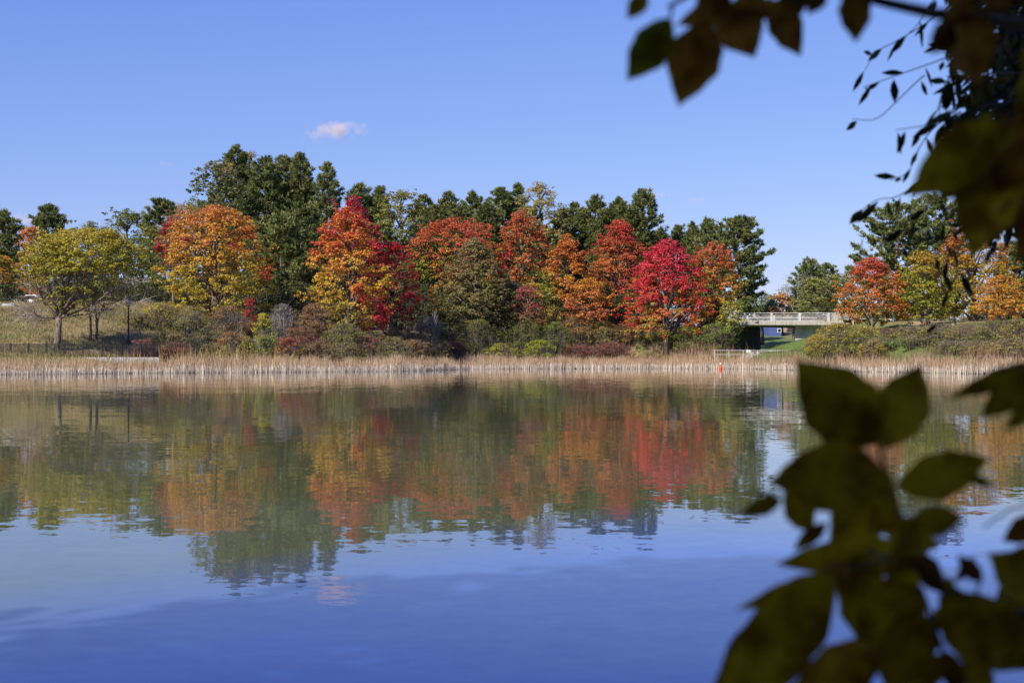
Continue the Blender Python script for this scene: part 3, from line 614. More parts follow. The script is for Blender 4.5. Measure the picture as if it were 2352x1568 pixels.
# a few more beyond the right edge of the picture
broad('golden maple standing just outside the right edge of the picture', 'maple_tree', 'tree', 2440, 560, 738, 80, 160, [(0,(.3,.25,.03)),(.5,OY),(1,O)], kind='round', seed=131)
broad('rust orange maple beyond the right edge of the picture', 'maple_tree', 'tree', 2600, 600, 738, 76, 158, [(0,YG),(.5,O),(1,RO)], kind='maple', seed=133)
pine('dark pine beyond the right edge of the picture', 2520, 500, 740, 70, 190)
# honey locust on the left: forked grey trunk, bare lower limbs, flat yellow top
s_ = 132/F_PX; lx, ly = (132-CX)*s_, 132.0; lzb = gz(lx, ly)
hl = empty('honey_locust', (lx, ly, lzb)); tag(hl, 'yellow honey locust with a forked grey trunk and bare lower boughs', 'tree')
rng = np.random.default_rng(77); mb = MB(); TW0 = []; TW1 = []; TWW = []
fork = P(135, 730, ly)
mb.tube([(lx-.15, ly, lzb-.3), (lx, ly, lzb+.8), (lx+.1, ly, (lzb+fork[2])/2+.4), fork], [.42, .32, .29, .3], 10)
V_, Q_, C_, CC_, L_ = crown_cloud(((186-CX)*s_, ly+1.0), EYE+(HOR-712)*s_, EYE+(HOR-526)*s_, 140*s_, 4.6, 'flat', rng, 1500, 24, .42, .17,
    [(0,(.18,.16,.05)),(.4,(.34,.30,.035)),(.75,(.46,.38,.04)),(1,(.44,.34,.05))], 77, (), 30, .27, noise=.25, hollow=.72)
np_mesh('crown', V_, Q_, M_LEAF, hl, C_)
for tx, ty_, r in [(60,640,.17),(45,705,.12),(110,600,.18),(150,560,.2),(215,590,.2),(270,610,.19),(310,640,.16),(90,560,.15),(190,640,.15),(330,690,.1),(240,540,.15),(50,725,.1),(165,610,.14)]:
    e = P(tx, ty_, ly+rng.uniform(-3, 4)); m = fork+(e-fork)*.45+np.array([0, 0, -.25+rng.normal(0,.2)]); m2 = fork+(e-fork)*.75+rng.normal(0, .2, 3)
    mb.tube([fork, m, m2, e], [r, r*.62, r*.4, r*.15], 6)
    for k in range(80):
        f = rng.uniform(.3, 1); st = fork+(e-fork)*f if f > .75 else fork+(m-fork)*(f/.45) if f < .45 else m+(m2-m)*((f-.45)/.3)
        d = nrm(nrm(e-fork)+rng.normal(0, .6, 3)); q = st+d*rng.uniform(.6, 1.7); TW0.append(st); TW1.append(q); TWW.append(.045)
        for j in range(4):
            st2 = st+(q-st)*rng.uniform(.3, 1); TW0.append(st2); TW1.append(st2+nrm(d+rng.normal(0, .8, 3))*rng.uniform(.3, .9)); TWW.append(.025)
mb.build('trunk', M_BARK, hl, smooth=True)
V_, Q_ = ribbon(np.array(TW0), np.array(TW1), np.array(TWW), rng); np_mesh('twigs', V_, Q_, M_TWIG, hl, np.array((.34,.28,.23))*rng.uniform(.5, 1.3, (len(Q_), 1)))
twig_tree('slim grey tree beside the honey locust, left one of the pair', 212, 600, None, 34, 138, base_px=207, seed=21, col=(.2,.18,.15), leafcol=(.16,.16,.04), nleaf=1500, depth=5)
twig_tree('slim grey tree beside the honey locust, right one of the pair', 226, 605, None, 36, 139, base_px=221, seed=23, col=(.22,.19,.16), leafcol=(.18,.16,.04), nleaf=1500, depth=5)
twig_tree('thin bare sapling on the shore left of the willow', 992, 690, None, 20, 172, seed=31, col=(.3,.28,.26), depth=5)

# ------------------------------------------------------------------ shrubs of the far bank
ST_OB = [(0,(.14,.12,.04)),(.5,OLB),(1,(.22,.17,.08))]
ST_GB = [(0,(.09,.1,.03)),(.5,(.16,.15,.05)),(1,(.2,.16,.08))]
ST_BR = [(0,(.13,.09,.05)),(.5,(.2,.13,.08)),(1,(.24,.13,.09))]
ST_PU = [(0,(.12,.05,.05)),(.5,(.2,.06,.07)),(1,(.22,.08,.08))]
ST_GR = [(0,(.05,.07,.02)),(.5,(.11,.14,.035)),(1,(.2,.21,.06))]
ST_YE = [(0,(.12,.12,.03)),(.5,(.24,.2,.045)),(1,(.33,.22,.06))]
TG, TB = (.2,.17,.15), (.15,.1,.08)
g_s = 'shrubs of the thicket along the shore'
for a in [
 ('brown green shrub at the right end of the black fence', 318, 722, 40, 146, ST_OB, {}),
 ('olive shrub with yellow leaves left under the orange maple', 372, 700, 52, 149, [(0,ST_OB[0][1]),(.6,OLB),(1,(.36,.29,.04))], {}),
 ('greyish brown shrub under the orange maple', 440, 716, 54, 148, ST_GB, dict(twig=TG)),
 ('twiggy purple grey shrub right under the orange maple', 524, 706, 54, 149, ST_BR, dict(twig=TG)),
 ('low dark red shrub touching the end of the fence', 330, 782, 34, 133, ST_PU, dict(twig=TB)),
 ('olive green low shrub among the reeds on the left', 470, 756, 52, 138, ST_GB, {}),
 ('low plum coloured shrub right of the dark red one', 400, 786, 44, 134, ST_PU, dict(twig=TB, dens=.7)),
 ('yellow and green narrow shrub below the bushy green pine', 606, 720, 26, 147, [(0,G),(.5,YG),(1,(.4,.34,.05))], {}),
 ('grey shrub of bare twigs below the bushy green pine', 650, 700, 44, 150, [(0,(.12,.07,.05)),(1,GY)], dict(twig=(.26,.23,.22), dens=.35, ntw=2.2)),
 ('rusty brown shrub left of the flame coloured maple', 722, 698, 56, 150, ST_BR, dict(twig=(.2,.13,.1))),
 ('dull red shrub below the flame coloured maple', 690, 752, 54, 146, [(0,GY),(.4,(.2,.07,.06)),(1,(.22,.12,.07))], dict(twig=TB)),
 ('olive shrub below the flame coloured maple', 790, 744, 56, 147, ST_GB, {}),
 ('green low bush at the waterline below the bushy pine', 610, 772, 30, 141, ST_GR, {}),
 ('rounded plum and green shrub beside the dark crimson maple', 848, 774, 46, 141, [(0,G),(.5,(.15,.12,.05)),(.85,(.2,.07,.08)),(1,(.24,.09,.09))], dict(ybot=850)),
 ('small scarlet sumac between the orange maple and the pines', 574, 682, 15, 152, [(0,RD),(1,(.4,.03,.04))], dict(dens=1.2)),
 ('twiggy grey shrub right of the dark crimson maple', 985, 728, 40, 163, [(0,(.09,.08,.04)),(1,GY)], dict(twig=(.26,.24,.22), ntw=1.8, dens=.5)),
 ('dark shrub under the left side of the willow', 1022, 762, 44, 164, ST_GB, {}),
 ('dark green bush hanging over the water under the willow', 1095, 735, 60, 164, [(0,(.04,.05,.015)),(.6,(.08,.08,.03)),(1,OL)], dict(ybot=845)),
 ('low yellow green bush over the water right of the willow', 1150, 790, 44, 176, [(0,G),(.5,(.2,.2,.03)),(1,(.36,.3,.04))], dict(ybot=842)),
 ('dark green bush behind the reeds right of the willow', 1205, 735, 48, 179, [(0,(.05,.07,.02)),(1,(.14,.15,.05))], {}),
 ('reddish olive bush below the pink sumac', 1212, 700, 52, 183, [(0,OL),(.6,(.26,.15,.07)),(1,(.3,.12,.08))], {}),
 ('low bright green bush behind the reeds in the centre', 1240, 782, 44, 184, [(0,G),(1,YG)], {}),
 ('green rounded bush below the golden maple', 1276, 740, 44, 184, ST_GR, {}),
 ('brown bush below the golden maple', 1330, 715, 54, 184, ST_BR, {}),
 ('olive brown bush with thin stems right of the golden maple', 1388, 738, 46, 184, ST_OB, {}),
 ('dark twiggy bush left of the crimson maple foot', 1432, 745, 42, 184, [(0,(.1,.08,.05)),(1,(.2,.12,.07))], dict(twig=TB, ntw=1.4)),
 ('low plum shrub behind the reeds below the crimson maple', 1405, 785, 60, 186, ST_PU, dict(twig=TB, dens=.7)),
 ('second low plum shrub, just left of the green hedge bushes', 1335, 792, 50, 187, ST_PU, dict(twig=TB, dens=.6)),
 ('green bush at the foot of the crimson maple', 1520, 760, 46, 181, ST_GR, {}),
 ('yellowish green bush right of the crimson maple foot', 1585, 752, 46, 181, [(0,G),(.6,GL),(1,YG)], {}),
 ('large round green bush left of the underpass', 1645, 742, 48, 180, [(0,(.06,.08,.02)),(.5,(.13,.17,.04)),(1,(.24,.25,.06))], {}),
 ('low green bush between the crimson maple and the round bush', 1480, 775, 34, 182, ST_GR, {}),
 ('golden yellow shrub on the slope right of the bridge', 1928, 744, 68, 151, ST_YE, dict(dens=1.1)),
 ('low golden shrub in front of the grass slope', 1876, 772, 36, 152, ST_YE, {}),
 ('green and yellow shrub right of the golden one', 1990, 752, 46, 149, [(0,G),(.5,(.2,.2,.04)),(1,(.38,.27,.04))], {}),
 ('golden low shrub beside the reeds right of the bridge', 2005, 782, 36, 145, ST_YE, {}),
 ('plum brown shrub under the yellow green maple', 2048, 760, 40, 152, [(0,OL),(.5,(.2,.12,.08)),(1,(.24,.12,.1))], dict(twig=TB)),
 ('olive shrub on the right bank, left one', 2098, 752, 50, 147, ST_OB, {}),
 ('dusty green shrub on the right bank', 2160, 745, 54, 144, ST_GB, {}),
 ('olive shrub with pink twigs on the right bank', 2222, 748, 54, 141, [(0,OL),(.5,(.2,.16,.06)),(1,(.24,.15,.08))], {}),
 ('broad olive green shrub by the right lamp', 2282, 738, 58, 138, ST_GB, {}),
 ('olive green shrub cut by the right edge', 2346, 735, 56, 135, ST_OB, {}),
 ('low olive bush behind the right reeds', 2190, 786, 60, 138, ST_GB, {}),
 ('low olive bush behind the reeds, just right of the golden low one', 2110, 782, 52, 144, ST_GB, {}),
 ('low reddish olive bush behind the right reeds', 2255, 784, 50, 135, ST_OB, {}),
 ('low olive bush behind the reeds, nearest the fence end', 372, 765, 46, 135, ST_OB, {}),
 ('low grey green bush below the orange maple', 440, 768, 48, 136, ST_GB, dict(twig=TG)),
 ('low green and rust bush below the twiggy purple grey one', 532, 764, 48, 136.5, [(0,G),(.5,OLB),(1,(.3,.14,.07))], {}),
 ('low yellow green bush left of the waterline bush', 575, 780, 34, 137, [(0,G),(1,YG)], {}),
 ('low olive bush with red tips below the bare grey twigs', 665, 778, 44, 141, [(0,OL),(.6,OLB),(1,(.3,.07,.06))], {}),
 ('low brown bush below the dull red shrub', 735, 785, 46, 141, ST_BR, dict(twig=TB)),
 ('low green brown bush left of the plum and green one', 795, 790, 40, 141, ST_GB, {}),
 ('dark bush in the shade behind the plum and green one', 915, 752, 48, 160, [(0,(.04,.045,.015)),(1,(.12,.08,.05))], {}),  # leaf tones darkened to stand for the deep shadow here
 ('shaded bush with a few red leaves right of the dark one', 950, 778, 40, 162, [(0,(.05,.06,.02)),(.7,OL),(1,(.2,.06,.04))], {}),
 ('low green bush filling the slope between the golden and the plum brown shrub', 2028, 778, 44, 147, ST_GR, {}),
 ('low dull green bush on the shore below the dark crimson maple', 905, 776, 44, 147, ST_GB, {}),
 ('low brownish bush on the shore, second right of the dark crimson maple', 952, 782, 44, 148, ST_BR, dict(twig=TB)),
 ('low olive bush on the shore, third right of the dark crimson maple', 1000, 786, 42, 153, ST_OB, {}),
 ('small plum bush on the shore just left of the willow foot', 1042, 786, 36, 160, ST_PU, dict(twig=TB)),
 ('sparse weedy shrub half hiding the white car', 98, 684, 20, 168, ST_OB, dict(dens=.6)),
 ('sparse weedy shrub left of the white car', 46, 688, 14, 168, ST_GB, dict(dens=.6)),
 ('low yellowish bush behind the reeds at the right edge', 2320, 780, 60, 130, ST_OB, {}),
 ]:
    shrub(a[0], a[1], a[2], a[3], a[4], a[5], group=g_s, **a[6])

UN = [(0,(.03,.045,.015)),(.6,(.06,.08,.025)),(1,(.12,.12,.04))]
for px, yt, hw, D, lb in [(255,640,60,176,'behind the honey locust'),(345,650,60,172,'behind the large orange maple, at its left'),(440,650,60,170,'behind the large orange maple'),(590,640,60,170,'right of the large orange maple'),(690,650,50,168,'between the two big maples'),
     (760,660,60,172,'behind the flame coloured maple'),(960,650,60,188,'right of the dark crimson maple'),(1040,660,60,186,'below the wide orange and red maple'),(1180,650,60,186,'behind the willow, at its right'),(1290,650,60,188,'below the narrow orange maple'),
     (1380,650,60,190,'below the two topped maple'),(1470,660,60,190,'left behind the crimson maple'),(1570,660,60,192,'right behind the crimson maple'),(1648,690,40,189,'behind the orange maple near the bridge')]:
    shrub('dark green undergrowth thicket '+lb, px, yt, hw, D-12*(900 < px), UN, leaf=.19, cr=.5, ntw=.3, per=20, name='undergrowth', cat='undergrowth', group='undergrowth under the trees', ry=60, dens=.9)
# ------------------------------------------------------------------ reeds and grass
def blades(n, xr, dr, rng, h, hs, w, base_col, top_col, bend=.25, zoff=-.05, clump=0, seed=1):
    x = rng.uniform(*xr, n); d = dr[0]+(dr[1]-dr[0])*rng.uniform(0, 1, n)**.8
    if clump:
        k = pnoise(np.stack([x, d, d*0], 1), clump, seed) > -.35+rng.normal(0, .3, n); x, d = x[k], d[k]; n = len(x)
    y = shore(x)+d; z = np.maximum(ground(x, y), -.12)+zoff
    hh = (h+hs*rng.normal(size=n))*(1+.2*pnoise(np.stack([x, y, y*0], 1), 2.6, seed)+.2*pnoise(np.stack([x, y, y*0], 1), .6, seed+1)); hh = np.clip(hh, .15*h, 1.7*h)
    if h > .8: hh = hh*(1-.22*(x < -31))
    az = rng.uniform(0, 6.28, n); bd = bend*rng.uniform(.05, 1, n)**1.5*hh
    b0 = np.stack([x, y, z], 1); dv = np.stack([np.cos(az), np.sin(az), az*0], 1)
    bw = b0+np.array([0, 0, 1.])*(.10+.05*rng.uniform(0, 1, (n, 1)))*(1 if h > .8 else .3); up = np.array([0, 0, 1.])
    b1 = b0+dv*bd[:, None]*.25+up*(.55*hh[:, None]+.05); b2 = b0+dv*bd[:, None]+up*(hh[:, None]+.05)
    fa = rng.uniform(-.9, .9, n); sd = np.stack([np.cos(fa), np.sin(fa), fa*0], 1)*w*.5*rng.uniform(.6, 1.4, (n, 1))
    V = np.stack([b0-sd, b0+sd, bw+sd, bw-sd, b1+sd*.9, b1-sd*.9, b2+sd*.25, b2-sd*.25], 1).reshape(-1, 3)
    k = np.arange(n)[:, None]*8; Qd = np.stack([k+np.array([0,1,2,3]), k+np.array([3,2,4,5]), k+np.array([5,4,6,7])], 1).reshape(-1, 4)
    j = rng.uniform(.35, 1.4, (n, 1)) if h > .8 else rng.uniform(.6, 1.3, (n, 1)); c0 = np.array(base_col)*j; c1 = np.array(top_col)*j
    patch = (.5+.5*pnoise(np.stack([x, y, y*0], 1), 2.5, seed+5))[:, None]; c1 = c1*(1-.2*patch)+np.array((.34,.2,.1))*.2*patch
    return V, Qd, np.stack([c0*.16, c0, c1], 1).reshape(-1, 3)  # blade foot painted dark for the shadow line along the waterline
rng = np.random.default_rng(3)
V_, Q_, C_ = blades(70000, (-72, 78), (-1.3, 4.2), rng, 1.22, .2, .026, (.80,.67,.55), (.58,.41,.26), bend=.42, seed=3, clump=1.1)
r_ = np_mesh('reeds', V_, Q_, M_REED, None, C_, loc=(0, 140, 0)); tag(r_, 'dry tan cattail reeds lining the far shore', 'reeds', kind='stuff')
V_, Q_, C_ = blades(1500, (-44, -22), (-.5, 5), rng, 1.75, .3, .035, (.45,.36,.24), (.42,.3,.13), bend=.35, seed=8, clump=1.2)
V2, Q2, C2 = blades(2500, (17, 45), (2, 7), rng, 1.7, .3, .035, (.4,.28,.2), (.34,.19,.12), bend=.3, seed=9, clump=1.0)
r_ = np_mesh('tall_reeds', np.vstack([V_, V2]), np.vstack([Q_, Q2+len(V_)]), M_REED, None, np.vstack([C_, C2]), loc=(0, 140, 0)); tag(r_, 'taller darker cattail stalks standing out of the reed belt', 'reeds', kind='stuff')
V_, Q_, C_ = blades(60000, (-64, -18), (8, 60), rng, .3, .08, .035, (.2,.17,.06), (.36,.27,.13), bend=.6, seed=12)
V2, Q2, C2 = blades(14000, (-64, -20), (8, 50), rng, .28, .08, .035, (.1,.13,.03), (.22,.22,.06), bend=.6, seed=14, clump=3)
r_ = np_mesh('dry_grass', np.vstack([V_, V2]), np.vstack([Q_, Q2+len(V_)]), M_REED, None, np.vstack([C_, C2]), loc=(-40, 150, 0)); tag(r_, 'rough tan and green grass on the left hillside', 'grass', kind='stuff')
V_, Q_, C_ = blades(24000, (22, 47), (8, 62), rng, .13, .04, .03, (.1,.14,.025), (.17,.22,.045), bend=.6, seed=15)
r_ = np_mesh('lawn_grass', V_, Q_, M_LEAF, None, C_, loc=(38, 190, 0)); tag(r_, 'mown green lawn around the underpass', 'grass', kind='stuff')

# ------------------------------------------------------------------ bridge
BY0, BY1 = 190.0, 202.0
def bx_(px): return (px-CX)/F_PX*BY0
zt = EYE+(HOR-737)/F_PX*BY0; zf = EYE+(HOR-746)/F_PX*BY0
xl, xr = bx_(1640), bx_(1926)
br = empty('road_bridge', ((xl+xr)/2, BY0, gz((xl+xr)/2, BY0))); tag(br, 'pale concrete road bridge over a dark underpass', 'bridge')
mb = MB(); mb.prism([(xl, zf), (xr-.4, zf), (xr-.2, zf+.05), (xr-.2, zt), (xl, zt)], BY0, BY0+.5)
mb.prism([(xl, zf), (xr-.2, zf), (xr-.2, zt), (xl, zt)], BY1-.5, BY1)
# arched soffit slab
sf = []
for k in range(13):
    f = k/12; xx = xl+(xr-xl)*f; sf.append((xx, zf-.08-.55*(abs(f-.5)*2)**2.2))
mb.prism(sf+[(xr-.203, zt-.05), (xl+.003, zt-.05)], BY0+.503, BY1-.503)
mb.build('deck', M_CONC, br)
# left abutment with skewed inner face, right abutment block
def skewblock(pts, z0, z1):
    m = MB(); n = len(pts); V = [(x, y, z0) for x, y in pts]+[(x, y, z1) for x, y in pts]
    m.add(V, [tuple(range(n-1, -1, -1)), tuple(range(n, 2*n))]+[(k, (k+1) % n, (k+1) % n+n, k+n) for k in range(n)]); return m
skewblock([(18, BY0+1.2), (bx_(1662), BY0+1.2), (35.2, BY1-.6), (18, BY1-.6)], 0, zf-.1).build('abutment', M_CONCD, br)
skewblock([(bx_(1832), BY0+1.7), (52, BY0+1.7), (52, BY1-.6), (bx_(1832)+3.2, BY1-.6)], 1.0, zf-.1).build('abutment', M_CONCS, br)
# railings: the posts sit one level below the railing
def build_sub(mb_, name, mat, part, root):
    V = np.vstack(mb_.v)-np.array(root.location[:]); me = bpy.data.meshes.new(name); me.from_pydata(V.tolist(), [], mb_.f); me.update(); me.materials.append(mat)
    o = bpy.data.objects.new(name, me); COL.objects.link(o); o.parent = part; return o
for y, x1, posts in ((BY0+.25, bx_(1916), (1674, 1735.5, 1748+52-19, 1806, 1871)), (BY1-.25, bx_(1920), (1690, 1750, 1815, 1880))):
    m = MB()
    for k, dz in enumerate((.1, .32, .54, .76, 1.06) if y < 195 else (.32, .76)):
        m.beam((xl, y, zt+dz), (x1, y, zt+dz), .07 if k < 4 else .1, .065 if k < 4 else .08)
    ro = m.build('railing', M_RAIL, br)
    for px in ((1711, 1772.6, 1837.5, 1903.5) if y < 195 else posts[:3]):
        xx = bx_(px); p = MB(); p.prism([(xx-.17, zt-.003), (xx+.17, zt-.003), (xx+.11, zt+1.12), (xx-.11, zt+1.12)], y-.17, y-.05)
        build_sub(p, 'post', M_RAIL, ro, br)
p = MB(); xa, xb = bx_(1912), bx_(1936); p.prism([(xa, zf-.1), (xb+.25, zf-.1), (xb-.05, zt+.2), (bx_(1926.5), zt+1.14), (xa, zt+1.14)], BY0-.05, BY0+.55)
p.build('end_block', M_CONC, br, bevel=.02)
# road over the bridge
def sheet(name, xs, y0, y1, mat, dz):
    V = []; 
    for x in xs: V += [(x, y0, dz(x)), (x, y1, dz(x))]
    n = len(xs); Qd = [(2*i, 2*i+2, 2*i+3, 2*i+1) for i in range(n-1)]
    o = np_mesh(name, V, Qd, mat); tag(o, kind='structure'); return o
sheet('road', [17, xr, 60, 75, 200], BY0+.6, BY1-.6, M_ROAD, lambda x: zt+.012)
# approach guard rail beyond the end block
gr = empty('guard_rail', (xb+.3, BY0+.4, gz(xb+1, BY0+.4))); tag(gr, 'white metal guard rail running on from the bridge into the red and orange maple', 'railing')
m = MB()
for dz in (.35, .62, .9): m.beam((xb+.1, BY0+.4, zt+dz-.02), (xb+11, BY0+1.0, zt+dz-.02), .06, .07)
m.build('rail', M_WHITE, gr)
for k in range(5):
    m = MB(); xx = xb+1.5+2.2*k; zz = gz(xx, BY0+.6); m.beam((xx, BY0+.62+.05*k, min(zz, zt)-.2), (xx, BY0+.62+.05*k, zt+.93), .1, .1); m.build('post', M_WHITE, gr)

# path with galvanised handrail below the bridge
def path_pts(px, D): return ((px-CX)/F_PX*D)
hr = empty('handrail', (path_pts(1700, 176), 176, gz(path_pts(1700, 176), 176))); tag(hr, 'thin galvanised pipe handrail standing behind the reeds below the bridge', 'railing')
y = 176.; z_t = EYE+(HOR-804.5)/F_PX*y; z_m = EYE+(HOR-814)/F_PX*y; x0_, x1_ = path_pts(1636, y), path_pts(1811, y)
m = MB(); m.tube([(x0_, y, z_t), (x1_-.15, y, z_t), (x1_, y, z_t-.12), (x1_+.02, y, z_m), ], .026, 8); m.tube([(x0_, y, z_m), (x1_, y, z_m)], .022, 8)
m.build('rail', M_RAIL, hr, smooth=True)
for k in range(6):
    m = MB(); xx = x0_+.3+(x1_-x0_-.6)*k/5; m.tube([(xx, y, gz(xx, y)-.2), (xx, y, z_t-.003)], .026, 8); m.build('post', M_RAIL, hr, smooth=True)
sg = empty('sign', (path_pts(1719.5, y), y-.06, z_t-.4)); tag(sg, 'small white sign plate fixed to the pipe handrail', 'sign')
m = MB(); m.box((path_pts(1719.5, y), y-.06, z_t-.12), (.56, .03, .36)); m.build('plate', M_WHITE, sg, bevel=.01)
m = MB(); m.box((path_pts(1719.5, y), y-.03, z_t-.1), (.06, .05, .3)); m.build('bracket', M_RAIL, sg)
V_ = []; xs = np.linspace(25, 35, 40)
for x in xs: V_ += [(x, 177.0, gz(x, 177.)+.05), (x, 179.4, gz(x, 179.4)+.05)]
o = np_mesh('path', V_, [(2*i, 2*i+2, 2*i+3, 2*i+1) for i in range(39)], M_PATH); tag(o, kind='structure')

# orange marker in the water
mk = P(1648, 848, 173); mo = empty('marker_buoy', (mk[0], 170.5, 0)); tag(mo, 'small orange red marker buoy floating at the edge of the reeds', 'buoy')
m = MB(); m.lathe((mk[0], 170.5, -.1), [(.05,0),(.16,.04),(.18,.2),(.16,.42),(.1,.62),(.09,.68)], 14); m.build('float', M_ORANGE, mo, smooth=True)
m = MB(); m.lathe((mk[0], 170.5, .581), [(.085,0),(.1,.06),(.08,.16),(.03,.2)], 12); m.build('cap', M_WHITE, mo, smooth=True)

# ------------------------------------------------------------------ black fence on the left
fn = empty('fence', (*P(150, 800, 129)[:2], gz(*P(150, 800, 129)[:2]))); tag(fn, 'black metal picket fence along the foot of the left slope', 'fence')
pp = []; x_, y_ = (-60-CX)/F_PX*128.5, 128.6
X_ = x_
k = 0
while True:
    pxx = X_/y_*F_PX+CX; pp.append((X_, y_))
    if pxx > 345: break
    f = sstep(100, 260, pxx); X_ += 1.62*(1-.04*f); y_ += .03+1.05*float(f)*.75
FZ = lambda x, y: EYE+(HOR-820.5)/F_PX*y*1.0 if False else 1.42
for i, (a, b_) in enumerate(pp):
    m = MB(); m.box((a, b_, FZ(a, b_)+.6), (.1, .1, 1.34)); m.box((a, b_, FZ(a, b_)+1.285), (.13, .13, .03)); m.build('post', M_BLACK, fn)
    if i+1 < len(pp):
        c, d_ = pp[i+1]; m = MB(); L = math.hypot(c-a, d_-b_); ux, uy = (c-a)/L, (d_-b_)/L
        for zz, w_, h_ in ((1.2, .05, .055), (.16, .045, .045)): m.beam((a+ux*.055, b_+uy*.055, FZ(a, b_)+zz), (c-ux*.055, d_-uy*.055, FZ(a, b_)+zz), w_, h_)
        for j in range(1, 14):
            t = j/14; m.box((a+(c-a)*t, b_+(d_-b_)*t, FZ(a, b_)+.68), (.05, .05, .985))
        m.build('panel', M_BLACK, fn)
V_ = []
for a, b_ in pp: V_ += [(a, b_-.35, 1.43), (a, b_+.2, 1.43), (a, b_-.35, .6), ]
n_ = len(pp); Qd = [(3*i, 3*i+3, 3*i+4, 3*i+1) for i in range(n_-1)]+[(3*i+2, 3*i+5, 3*i+3, 3*i) for i in range(n_-1)]
o = np_mesh('kerb', V_, Qd, M_STONE); tag(o, kind='structure')

# ------------------------------------------------------------------ lamp posts
def lamp(px, ytop, ybase, D, label):
    x = (px-CX)/F_PX*D; z0 = gz(x, D); zt_ = EYE+(HOR-ytop)/F_PX*D
    L = empty('lamp_post', (x, D, z0)); tag(L, label, 'lamp post', 'lamp posts on the far bank')
    zl = zt_-1.25
    m = MB(); m.lathe((x, D, z0-.2), [(.2,0),(.2,.5),(.13,.62),(.085,.9),(.065,zl-z0+.1),(.1,zl-z0+.14),(.12,zl-z0+.2)], 12); m.build('pole', M_BLACK, L, smooth=True)
    m = MB(); m.lathe((x, D, zl), [(.13,0),(.2,.08),(.27,.55),(.25,.6)], 12); m.build('globe', M_LAMPG, L, smooth=True)
    m = MB()
    for k in range(6):
        a = k*math.pi/3; m.tube([(x+.2*math.cos(a), D+.2*math.sin(a), zl+.02), (x+.285*math.cos(a), D+.285*math.sin(a), zl+.6)], .014, 4)
    m.lathe((x, D, zl-.02), [(.16,0),(.22,.03),(.22,.06)], 12); m.build('cage', M_BLACK, L)
    m = MB(); m.lathe((x, D, zl+.6), [(.33,0),(.3,.06),(.2,.2),(.13,.32),(.07,.36),(.05,.45),(.07,.5),(.02,.62)], 12); m.build('lamp_cap', M_BLACK, L, smooth=True)
lamp(295, 674, 795, 139, 'black lantern lamp post between the honey locust and the orange maple')
lamp(2191, 729, 790, 165, 'black lantern lamp post in the shade of the golden maples on the right')

# ------------------------------------------------------------------ rock, car, houses
rk = P(22, 707, 158); rng = np.random.default_rng(6); zr = gz(rk[0], 158)
m = MB(); m.lathe((0, 0, 0), [(.95,-.3),(1.0,.0),(.92,.2),(.7,.36),(.4,.46),(.1,.5)], 18)
V = np.vstack(m.v); V = V*(1+.08*np.sin(V[:, :1]*5+V[:, 1:2]*4)); m.v = [V+np.array([rk[0], 158, zr])]
o = m.build('boulder', M_STONE, smooth=True); tag(o, 'pale flat boulder lying in the grass at the top of the left slope', 'boulder')

def car(cx, cy, label):
    z = gz(cx, cy); c = empty('parked_car', (cx, cy, z)); tag(c, label, 'car')
    m = MB(); pr = [(-2.2,.35),(-2.25,.75),(-2.1,1.0),(-1.75,1.08),(-1.35,1.62),(.55,1.66),(1.15,1.12),(2.0,.98),(2.25,.75),(2.25,.35)]
    m.prism([(cx+a, z+b) for a, b in pr], cy-.88, cy+.88); m.build('body', M_WHITE, c, bevel=.06)
    m = MB(); m.prism([(cx-1.4, z+1.1), (cx-1.15, z+1.52), (cx+.48, z+1.55), (cx+.9, z+1.12)], cy-.9, cy+.9); m.build('window', M_GLASS, c)
    for dx in (-1.4, 1.4):
        for dy in (-.8, .8):
            m = MB(); m.tube([(cx+dx, cy+dy-.11, z+.33), (cx+dx, cy+dy+.11, z+.33)], .34, 16); w_ = m.build('wheel', M_RUBBER, c)
            m = MB(); m.tube([(cx+dx, cy+dy-.125, z+.33), (cx+dx, cy+dy+.125, z+.33)], .19, 12); build_sub(m, 'rim', M_RAIL, w_, c)
    for dy in (-.6, .6): m = MB(); m.box((cx+2.24, cy+dy, z+.72), (.06, .3, .14)); m.build('headlight', M_GLASS, c)
cp = P(76, 695, 180); car(cp[0], 180, 'white car parked on the hilltop at the far left')

